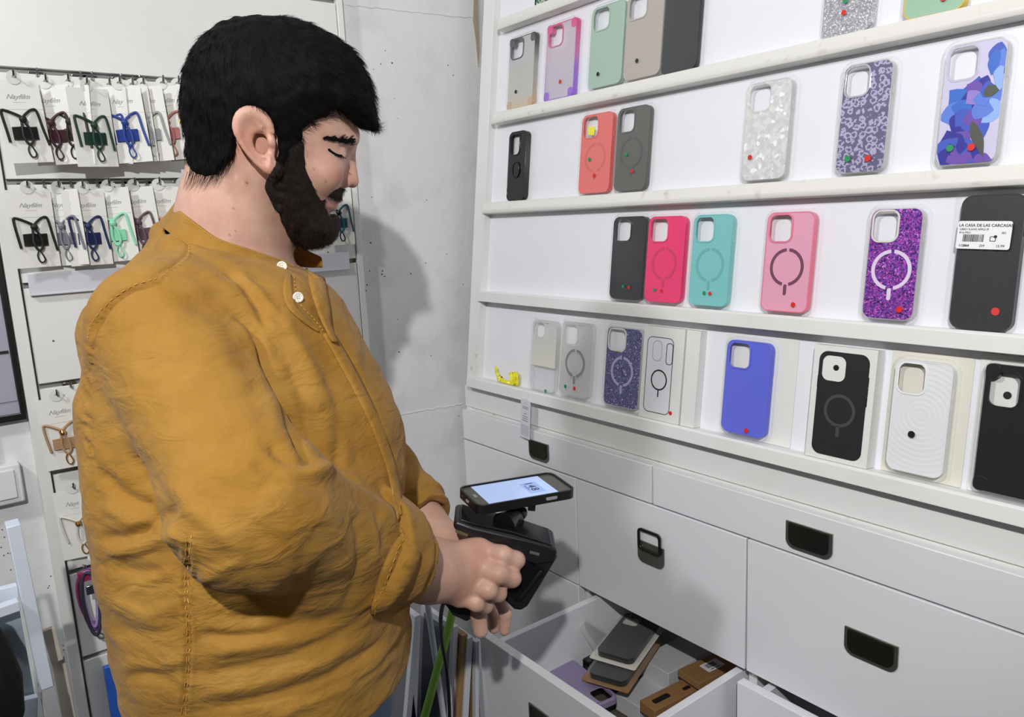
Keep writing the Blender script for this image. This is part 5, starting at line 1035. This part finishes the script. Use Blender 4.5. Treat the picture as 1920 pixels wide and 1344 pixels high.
# ---------------------------------------------------------------- shirt
SV, SQ = surf(fshirt, [-.02, .50, 1.0], [.66, 1.34, 1.62], max(RES, .0034), slack=2.2)
SV = smooth(SV, SQ, 3, .5)
FOLDS = [  # (polyline px, amplitude m (+out), half width px, visible side only)
    ([(352, 452), (345, 478), (318, 498), (298, 515), (298, 530)], -.0022, 4), ([(298, 530), (250, 543), (208, 573), (180, 612), (174, 640)], -.0035, 4.5), ([(290, 522), (245, 535), (200, 566), (170, 606)], .0022, 8),
    ([(174, 640), (166, 700), (165, 780), (172, 850), (192, 890)], -.0015, 5), ([(300, 536), (345, 545), (400, 570), (440, 600)], -.0012, 5),
    ([(425, 575), (465, 605), (486, 645), (497, 690), (522, 740), (550, 800), (568, 840), (588, 872)], -.010, 8), ([(440, 600), (478, 660), (500, 735), (530, 800)], .004, 16),
    ([(420, 505), (465, 545), (503, 616)], -.005, 7), ([(455, 540), (500, 580), (536, 618)], -.0035, 7), ([(440, 505), (485, 550), (520, 600)], .004, 10), ([(330, 475), (400, 520), (450, 560)], .003, 14), ([(350, 465), (430, 510), (505, 540)], -.002, 8),
    ([(505, 560), (550, 640), (585, 720), (610, 800), (625, 880)], .005, 20), ([(520, 640), (560, 720), (578, 800), (590, 850)], -.003, 12), ([(610, 690), (632, 780), (630, 880), (622, 905)], -.0035, 12),
    ([(590, 590), (640, 680), (690, 780), (728, 880), (745, 980)], .0035, 9), ([(604, 590), (652, 678), (700, 778), (738, 880), (753, 980)], -.004, 6), ([(640, 640), (690, 740), (735, 850), (775, 920)], .003, 14),
    ([(200, 655), (330, 650), (440, 672)], .002, 22), ([(260, 690), (380, 684), (490, 700)], -.0018, 14), ([(300, 600), (400, 606), (470, 640)], .0025, 18), ([(240, 760), (360, 745), (500, 775)], .0016, 24),
    ([(550, 868), (585, 884), (620, 880), (660, 905), (715, 955), (745, 1000)], .006, 14), ([(500, 830), (545, 862), (590, 872)], -.005, 10), ([(470, 860), (540, 900), (620, 915)], -.0025, 14), ([(650, 925), (690, 950), (720, 1000), (730, 1050)], -.003, 12),
    ([(300, 890), (350, 945), (400, 985), (470, 1040)], .004, 20), ([(240, 850), (300, 920), (340, 965)], -.003, 14), ([(430, 960), (500, 1000), (560, 1060)], -.0022, 18), ([(470, 1090), (520, 1120), (600, 1140), (690, 1110)], .004, 16), ([(610, 930), (640, 1010), (640, 1090)], .003, 24), ([(655, 950), (672, 1010), (668, 1080), (640, 1140)], -.0035, 9), ([(690, 960), (705, 1010), (700, 1060)], .003, 8), ([(580, 1000), (560, 1060), (540, 1110)], -.002, 14), ([(520, 900), (600, 960), (640, 1040)], .0022, 16), ([(380, 900), (460, 920), (520, 900)], -.002, 16), ([(200, 800), (290, 830), (380, 800)], .002, 22), ([(330, 560), (420, 600), (450, 680)], -.0015, 18), ([(540, 620), (620, 760), (660, 900)], .003, 12), ([(190, 700), (240, 730), (300, 720)], -.0015, 14),
    ([(190, 1004), (240, 1010), (300, 975), (335, 950)], -.007, 12), ([(180, 880), (230, 925), (300, 955)], -.005, 12), ([(190, 940), (250, 975), (320, 985)], .005, 14), ([(200, 1040), (260, 1020), (350, 1000)], .006, 16), ([(185, 1062), (215, 1050), (240, 1058)], -.002, 8), ([(195, 1060), (260, 1075), (350, 1060)], -.003, 12),
    ([(250, 1100), (300, 1080), (330, 1060)], .0025, 10), ([(200, 1130), (270, 1150), (345, 1130)], .003, 14), ([(215, 1175), (280, 1190), (350, 1175)], -.003, 12), ([(225, 1240), (290, 1250), (345, 1240)], .003, 12), ([(230, 1270), (280, 1266), (345, 1290)], -.0035, 9),
    ([(357, 1000), (351, 1060), (350, 1120), (353, 1180), (352, 1250), (345, 1344)], -.003, 4.5), ([(349, 1000), (342, 1060), (341, 1120), (344, 1180), (343, 1250), (336, 1344)], .002, 5), ([(366, 1000), (360, 1060), (359, 1120), (362, 1180), (361, 1250), (354, 1344)], .002, 5),
    ([(370, 1090), (430, 1060), (470, 1045)], .004, 14), ([(365, 1150), (470, 1160), (560, 1170), (640, 1150)], -.0025, 12), ([(365, 1190), (460, 1195), (540, 1180), (560, 1176)], -.005, 8), ([(370, 1215), (470, 1212), (600, 1190), (700, 1150)], .0045, 14),
    ([(375, 1262), (470, 1250), (580, 1215), (690, 1150), (740, 1110)], -.0035, 10), ([(370, 1300), (480, 1285), (600, 1240), (720, 1170)], .004, 13), ([(380, 1330), (500, 1310), (620, 1265), (740, 1190)], -.005, 9), ([(500, 1344), (620, 1300), (740, 1230)], .0035, 10), ([(650, 1290), (710, 1250), (760, 1200)], -.003, 7)]
def apply_folds(V, N, X, folds):
    D = np.zeros(len(V)); Wr = np.zeros(len(V)); vis = np.clip(((CO-V)/np.linalg.norm(CO-V, axis=1)[:, None]*N).sum(1)*4, 0, 1)
    for L_, a, w_ in folds:
        L_ = np.array(catm(L_, 4))[:, :2]; lo, hi = L_.min(0)-4*w_, L_.max(0)+4*w_; m = (X[:, 0] > lo[0]) & (X[:, 0] < hi[0]) & (X[:, 1] > lo[1]) & (X[:, 1] < hi[1])
        if not m.any(): continue
        d, s_, _ = segd(X[m, :2], L_); g = np.exp(-(d/w_)**2)*np.clip(np.minimum(s_, 1-s_)*6+.1, 0, 1); D[m] += a*g*vis[m]
    return D, vis
N = normals(SV, SQ); X = proj(SV); D, vis = apply_folds(SV, N, X, FOLDS)
for L_, pr in ((FOLDS[31][0] if False else [(357, 1000), (351, 1060), (350, 1120), (353, 1180), (352, 1250), (345, 1344)], 11), ([(168, 640), (163, 700), (162, 800), (170, 860)], 14)):
    d, s_, _ = segd(X[:, :2], L_); ln = 344; D += .0022*np.exp(-(d/9)**2)*np.sin(s_*ln/pr*2*math.pi+vnoise(SV, .02, 9)*2)*vis
# overall cloth unevenness: diagonal drag folds
D += .0020*vnoise(SV*[1, 1, 1.6], .055, 1)+.0013*vnoise(SV*[1, 1, 1.4], .024, 2)+.0004*vnoise(SV, .010, 12)
bel = np.clip((1.30-SV[:, 2])/.2, 0, 1); D += bel*.0022*vnoise(SV*[.6, .6, 2.6], .040, 8)
SV2 = SV+N*D[:, None]
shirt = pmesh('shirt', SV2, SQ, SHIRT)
crease_w = np.zeros(len(SV))  # crease darkening painted into the shirt colour along seams and puckers
for L_, w_, k in (([(352, 455), (345, 478), (318, 498), (298, 530), (250, 543), (208, 573), (180, 612), (174, 640)], 2.2, .8),): d, s_, _ = segd(X[:, :2], L_); crease_w += k*np.exp(-(d/w_)**2)*vis
for L_ in ([(170, 640), (163, 700), (162, 800), (170, 850)], [(352, 1000), (346, 1060), (346, 1120), (349, 1180), (348, 1250), (340, 1344)]): d, s_, _ = segd(X[:, :2], L_); crease_w += .45*np.exp(-(d/6)**2)*vis*np.clip(vnoise(SV, .006, 7)+.2, 0, 1)
setattr_(shirt, 'crease_dark', np.clip(crease_w, 0, 1))
from mathutils.bvhtree import BVHTree
sb = BVHTree.FromPolygons([Vector(v) for v in SV2], [tuple(int(i) for i in q) for q in SQ])
def onshirt(x, y, off=.0015):
    d = Vector(nrm(ray(x, y))); h = sb.ray_cast(Vector(CO), d)
    if h[0] is None: return None
    n = h[1]
    if n.dot(d) > 0: n = -n
    return h[0]+n*off
def ribbon(name, L1, L2, off, m, par=shirt, k=4, th=.0012):
    a, b = catm(L1, k), catm(L2, k); vs = []; nn_ = 4
    for p, q in zip(a, b):
        for j in range(nn_):
            t = j/(nn_-1); h = onshirt(p[0]+(q[0]-p[0])*t, p[1]+(q[1]-p[1])*t, off)
            vs.append(h if h is not None else (vs[-nn_] if len(vs) >= nn_ else Vector(at(p[0], p[1], .9))))
    fs = [(i*nn_+j, i*nn_+j+1, (i+1)*nn_+j+1, (i+1)*nn_+j) for i in range(len(a)-1) for j in range(nn_-1)]
    o = MB().add([v-Vector(Om) for v in vs], fs).build(name, m, par, sharp=60); s_ = o.modifiers.new('thick', 'SOLIDIFY'); s_.thickness = th; s_.offset = 0; setattr_(o, 'crease_dark', np.zeros(len(o.data.vertices))); return o
THR = mat('thread_tan', (206, 160, 84), .7)
def stitch(L_, off=.0018, par=shirt, nm='stitching'):
    mb = MB(); P_ = catm(L_, 8); S_ = [onshirt(p[0], p[1], off) for p in P_]
    for i in range(0, len(S_)-1):
        if S_[i] is None or S_[i+1] is None or (S_[i]-S_[i+1]).length > .02: continue
        if i % 2 == 0: mb.tube([S_[i]-Vector(Om), S_[i+1]-Vector(Om)], .00035, 4)
    if len(mb.v) > 40: mb.build(nm, THR, par)
# collar band: a ring standing round the neck, open at the throat
def collar():
    top = [(548, 497, .925), (531, 487, .915), (500, 477, .893), (455, 462, .873), (409, 446, .862), (372, 420, .862), (345, 400, .873), (330, 386, .93), (345, 372, 1.0), (420, 400, 1.03), (500, 440, 1.03), (560, 462, 1.01), (603, 482, .985)]
    bot = [(547, 523, .903), (520, 519, .880), (470, 508, .860), (415, 491, .853), (368, 469, .855), (330, 445, .868), (306, 427, .905), (300, 417, .955), (330, 410, 1.01), (420, 440, 1.05), (500, 480, 1.05), (560, 500, 1.03), (606, 502, .99)]
    a = smoothp([A(*q)-Om for q in top], 5); b = smoothp([A(*q)-Om for q in bot], 5); vs = []; n = 6
    for p, q in zip(a, b):
        for j in range(n): t = j/(n-1); vs.append(p+(q-p)*t)
    fs = [(i*n+j, i*n+j+1, (i+1)*n+j+1, (i+1)*n+j) for i in range(len(a)-1) for j in range(n-1)]
    o = MB().add(vs, fs).build('collar', SHIRT, man, sharp=80); s_ = o.modifiers.new('thick', 'SOLIDIFY'); s_.thickness = .0028; s_.offset = 0
    u = o.modifiers.new('soft', 'SUBSURF'); u.levels = 1; u.render_levels = 1; setattr_(o, 'crease_dark', np.zeros(len(o.data.vertices)))
    for f_ in (.07, .93):
        mb = MB(); P_ = [p+(q-p)*f_ for p, q in zip(a, b)][:36]; c = H0-Om
        out = []
        for i, p in enumerate(P_): d = p-(NK[1]-Om); d[2] = 0; out.append(p+nrm(d)*.0020)
        for i in range(len(out)-1):
            for t0 in (0, .5): mb.tube([out[i]+(out[i+1]-out[i])*t0, out[i]+(out[i+1]-out[i])*(t0+.3)], .00035, 4)
        mb.build('stitching', THR, o)
    return o
col_ = collar()
BT = mat('button_ivory', (232, 228, 214), .3)
def button(P_, n_, par):
    R = Vector(n_).to_track_quat('Z', 'Y').to_matrix(); b = MB().lathe([(.0001, 0), (.0052, .0), (.0058, .0010), (.0055, .0020), (.0042, .0021), (.0036, .0015), (.0001, .0014)], Vector(P_)-Vector(Om), 22, R).build('button', BT, par)
    mb = MB()
    for dx in (-1, 1):
        for dy in (-1, 1): c = Vector(P_)-Vector(Om)+R@Vector((dx*.0011, dy*.0011, .0015)); mb.lathe([(.00045, 0), (.00045, .0002)], c, 8, R)
    mb.build('button_holes', mat('button_hole', (110, 100, 80), .8), b)
pb = A(528.5, 499, .882); nbt = nrm(CO-pb)*1.; button(pb+nbt*.001, nbt, col_)
h = onshirt(556, 561, .003); nb2 = nrm(nrm(CO-np.array(h))+.3*fy)
if h is not None: button(np.array(h), nb2, shirt)
ribbon('placket', [(546, 518), (548, 545), (556, 575), (578, 600), (598, 622)], [(534, 516), (530, 545), (538, 576), (566, 604), (596, 624)], .0012, SHIRT)
ribbon('placket_far', [(572, 504), (576, 540), (586, 580), (600, 612), (618, 644)], [(602, 502), (606, 540), (612, 580), (616, 615), (626, 646)], .0055, SHIRT)
ribbon('placket_band', [(604, 628), (650, 712), (694, 800), (726, 890), (742, 975)], [(624, 622), (670, 702), (712, 790), (742, 880), (756, 965)], .0020, SHIRT)
ribbon('cuff', [(752, 992), (728, 1030), (708, 1080), (697, 1120), (693, 1146)], [(781, 1030), (777, 1060), (764, 1090), (748, 1112), (730, 1132)], .0035, SHIRT, th=.0045)
stitch([(757, 996), (734, 1033), (714, 1083), (703, 1121), (699, 1142)], .0075)
stitch([(549, 520), (551, 545), (560, 574), (584, 600), (604, 624)], .0035)
for L_ in ([(356, 462), (350, 486), (322, 506), (302, 522)], [(292, 524), (246, 537), (203, 568), (174, 606), (167, 636)], [(608, 632), (654, 716), (698, 804), (730, 894), (745, 975)], [(353, 1004), (346, 1060), (346, 1120), (349, 1180), (348, 1250), (340, 1344)], [(362, 1004), (356, 1060), (355, 1120), (358, 1180), (357, 1250), (350, 1344)]): stitch(L_)
# ---------------------------------------------------------------- jeans, shoes
def fjean(p):
    f = None; z0 = HEM+.05; c = TC(1.0)
    hip = ell(p, c-fy*.006+np.array([0, 0, -.02]), (.140, .140, .15))
    for s_ in (1, -1):
        hp = c+ry*.085*s_+np.array([0, 0, -.06]); kn = c+ry*.12*s_+fy*.02; kn[2] = .50; an = c+ry*.13*s_-fy*.0; an[2] = .10
        l = smin(cone(p, hp, kn, .092, .074), cone(p, kn, an, .074, .058), .03); f = l if f is None else smin(f, l, .02)
    f = smin(f, hip, .04); f = smax(f, p[:, 2]-z0, .004); f = smax(f, .055-p[:, 2], .004)
    return f+.002*vnoise(p*[1, 1, 2.], .05, 11)
V, Q = surf(fjean, [-.05, .55, .03], [.55, 1.2, 1.12], .008, slack=2.2); DN = mat('denim', (92, 116, 142), .75, bump=(500, .4, .001), mott=(20, (120, 142, 164), .45, .7)); jeans = pmesh('jeans', smooth(V, Q, 2), Q, DN)
SHO = mat('shoe_dark', (40, 40, 44), .5)
for s_ in (1, -1):
    c = TC(1.0)+ry*.13*s_; c[2] = 0
    def fshoe(p): return smax(smin(ell(p, c+fy*.07+np.array([0, 0, .035]), (.14, .14, .05), None) if False else cone(p, c-fy*.05+[0, 0, .045], c+fy*.15+[0, 0, .035], .042, .036), cone(p, c+[0, 0, .05], c+[0, 0, .10], .045, .048), .02), -(p[:, 2]-.002), .002)
    V, Q = surf(fshoe, c-[.3, .3, .02], c+[.3, .3, .18], .008, slack=2.); pmesh('shoe', smooth(V, Q, 1), Q, SHO)
# ---------------------------------------------------------------- scanner with phone on top
BK1 = mat('scanner_black', (24, 24, 25), .38, bump=(600, .15, .0005)); BK2 = mat('scanner_gloss', (18, 18, 19), .2); GYS = mat('scanner_grey', (90, 88, 84), .4)
so = A(930, 1010, 1.02); sc = thing('barcode_scanner', 'black pistol grip scanner held in his right hand with a phone mount on top', 'scanner', T(*so))
fh = nrm([ray(945, 1000)[0], ray(945, 1000)[1], 0])         # away from camera, level
def spt(x, y, d):
    """point of the side profile (photo px) on the scanner's near side plane (d=0), moved d metres across the body"""
    p0 = A(945, 1030, .985); r = ray(x, y); t = ((p0-CO)@fh)/(r@fh); return CO+r*t+fh*d-so
def sprism(name, L, d0, d1, m, bev=.002, par=sc, ins=0.):
    f = lambda x, y, z: tuple(spt(x, y, z)); o = MB().prism(list(L), d0, d1, f=f).build(name, m, par, bevel=bev, seg=3)
    bm = bmesh.new(); bm.from_mesh(o.data); bmesh.ops.recalc_face_normals(bm, faces=bm.faces); bm.to_mesh(o.data); bm.free(); return o
sprism('body_shell', [(848, 984), (856, 1000), (884, 1012), (915, 1024), (950, 1040), (1000, 1060), (1042, 1052), (1046, 1034), (1040, 1028), (960, 1004), (888, 988), (856, 976)], .0, .062, BK1, .005)
sprism('top_cover', [(862, 975), (890, 984), (960, 999), (1036, 1024), (1036, 1028), (960, 1005), (888, 990), (860, 979)], .004, .058, BK2, .002)
sprism('antenna_panel', [(1044, 1036), (1046, 1048), (990, 1140), (978, 1148), (964, 1146), (930, 1114), (926, 1106), (945, 1050), (960, 1030)], .004, .058, BK1, .006)
sprism('panel_recess', [(1022, 1066), (1024, 1072), (976, 1130), (966, 1128), (948, 1110), (962, 1064), (980, 1056)], .0015, .006, BK2, .001)
sprism('panel_ridge', [(1013, 1070), (1018, 1072), (978, 1124), (972, 1122)], .0, .004, GYS if False else BK1, .0008)
sprism('logo_plate', [(994, 1032), (1012, 1037), (1011, 1042), (993, 1037)], -.0006, .002, GYS, .0004)
sprism('rear_label', [(854, 992), (878, 1001), (877, 1006), (854, 998)], -.0006, .002, mat('label_olive', (96, 88, 58), .4), .0004)
gp = MB(); gp.tube([spt(905, 1040, .03), spt(885, 1080, .03), spt(862, 1130, .03), spt(850, 1152, .03)], [.017, .0175, .019, .020], 16, flat=1.); gp.build('grip', BK1, sc)
sprism('grip_foot', [(826, 1128), (832, 1122), (884, 1136), (888, 1142), (882, 1168), (874, 1172), (848, 1160)], .008, .052, BK1, .004)
MB().tube([spt(915, 1045, .03), spt(912, 1058, .03), spt(905, 1066, .03)], [.006, .005, .004], 10).build('trigger', BK2, sc)
# phone and mount (pose from the photo)
PR = np.array([[.976, .214, .024], [-.212, .975, -.067], [-.038, .061, .997]]); PR = np.stack([nrm(PR[:, 0]), nrm(PR[:, 1]-(PR[:, 1]@nrm(PR[:, 0]))*nrm(PR[:, 0])), np.zeros(3)], 1); PR[:, 2] = np.cross(PR[:, 0], PR[:, 1])
pc = np.array([.6028, .7935, 1.55-.3622]); PM = Matrix(((*PR[0], pc[0]), (*PR[1], pc[1]), (*PR[2], pc[2]), (0, 0, 0, 1)))
ph = thing('smartphone', 'black cased smartphone lying level on the scanner mount showing the number 148', 'phone', PM)
MB().prism(rrect(.145, .073, .012, 8), -.0125, -.0, [rrect(.139, .067, .010, 8)]).build('case', mat('phone_case_black', (16, 16, 17), .45), ph, bevel=.0014, seg=3)
MB().prism(rrect(.1405, .0685, .0105, 8), -.0115, -.0018).build('phone_body', mat('phone_olive_grey', (74, 72, 64), .3), ph, bevel=.0005)
SCN = mat('lit_screen', (150, 172, 214), .15, emit=((170, 190, 232), .42)); MB().bx(-.0545, .0475, -.0318, .0318, -.0018, -.0014).build('screen', SCN, ph)
MB().bx(.010, .034, -.022, .014, -.0014, -.0013).build('screen_panel', mat('lit_panel', (120, 146, 200), .15, emit=((150, 174, 224), .42)), ph)
TX = mat('screen_text', (14, 16, 30), .3)
text('148', .0165, TX, ph, T(.021, .000, -.0012) @ RZ(-math.pi/2) @ T(0, -.004, 0), name='number', bold=.0, space=1.25); MB().bx(.0135, .0150, -.010, .006, -.0013, -.00115).build('caption_line', mat('screen_blue', (90, 110, 170), .3), ph)
MB().prism(rrect(.011, .005, .0022, 5), -.0016, -.0012, f=lambda x, y, z: (-.0615+y, x, z)).build('home_button', mat('home_silver', (150, 160, 150), .25, metal=.5), ph)
MB().prism(rrect(.017, .0042, .002, 5), 0, .0012, f=lambda x, y, z: (.034+x, -.0361-z, -.0062+y)).build('side_button', mat('button_silver', (205, 214, 210), .25, metal=.6), ph)
MB().prism(rrect(.009, .0035, .0016, 5), 0, .0008, f=lambda x, y, z: (-.0724-z, x, -.0065+y)).build('charging_port', mat('button_silver', 0), ph)
MB().prism(rrect(.007, .0028, .0012, 4), 0, .0008, f=lambda x, y, z: (-.0724-z, x+.018, -.0065+y)).build('speaker_port', mat('port_dark', (60, 60, 58), .4), ph)
jb = np.array([pc[0]-.004, pc[1]-.006, pc[2]-.0135])-so
jt = spt(946, 1000, .030)
mt = MB(); mt.lathe([(.0001, 0), (.017, 0), (.018, -.002), (.016, -.006), (.010, -.010), (.0001, -.011)], jb+[0, 0, .0008], 24); mt.build('mount_plate', BK1, sc)
MB().lathe([(.0001, -.011), (.006, -.009), (.0105, -.003), (.011, .001), (.009, .006), (.004, .010), (.0001, .011)], jb+[.002, 0, -.020], 20).build('ball_joint', BK2, sc)
MB().tube([jb+[.002, 0, -.026], (jb+jt)/2+[0.004, 0, -.006], jt], [.0075, .010, .017], 16).build('mount_stem', BK1, sc)
MB().tube([jb+[.012, -.006, -.012], jb+[.020, -.012, -.013]], [.0055, .006], 12).build('clamp_knob', GYS, sc)
# ================================================================ camera, light
cam = bpy.data.cameras.new('camera'); co = bpy.data.objects.new('camera', cam); COL.objects.link(co); SC.camera = co
cam.sensor_fit = 'HORIZONTAL'; cam.sensor_width = 36; cam.lens = 36*F/1920; cam.clip_start = .02
r, dn, fw = CM
co.matrix_world = Matrix(((r[0], -dn[0], -fw[0], CO[0]), (r[1], -dn[1], -fw[1], CO[1]), (r[2], -dn[2], -fw[2], CO[2]), (0, 0, 0, 1)))
def area(name, loc, tgt, size, power, col=(1, 1, 1), spread=math.pi):
    l = bpy.data.lights.new(name, 'AREA'); l.shape = 'DISK' ; l.size = size; l.energy = power; l.color = col; l.spread = spread
    o = bpy.data.objects.new(name, l); COL.objects.link(o); o.location = loc
    o.rotation_euler = (Vector(tgt)-Vector(loc)).to_track_quat('-Z', 'Y').to_euler(); return o
fl_ = bpy.data.lights.new('camera_flash', 'SPOT'); fl_.energy = 84; fl_.spot_size = math.radians(82); fl_.spot_blend = .6; fl_.shadow_soft_size = .022; fl_.color = (1, .99, .97)
FL = bpy.data.objects.new('camera_flash', fl_); COL.objects.link(FL); FL.location = (-.40, -.40, 2.25); tg_ = at(960, 330, 1.5)
FL.rotation_euler = (Vector(tg_)-FL.location).to_track_quat('-Z', 'Y').to_euler()
CL = area('ceiling_lamp', (-1.0, .72, 2.68), (.9, 1.0, 1.2), .16, 15, (.96, .98, 1))
w = bpy.data.worlds.new('world'); SC.world = w; w.use_nodes = True
w.node_tree.nodes['Background'].inputs[0].default_value = (.80, .88, 1, 1); w.node_tree.nodes['Background'].inputs[1].default_value = .11
vs = SC.view_settings; vs.view_transform = 'Standard'; vs.look = 'None'; vs.exposure = .2; vs.gamma = 1; vs.use_curve_mapping = False
SC.cycles.max_bounces = 8; SC.cycles.transparent_max_bounces = 24
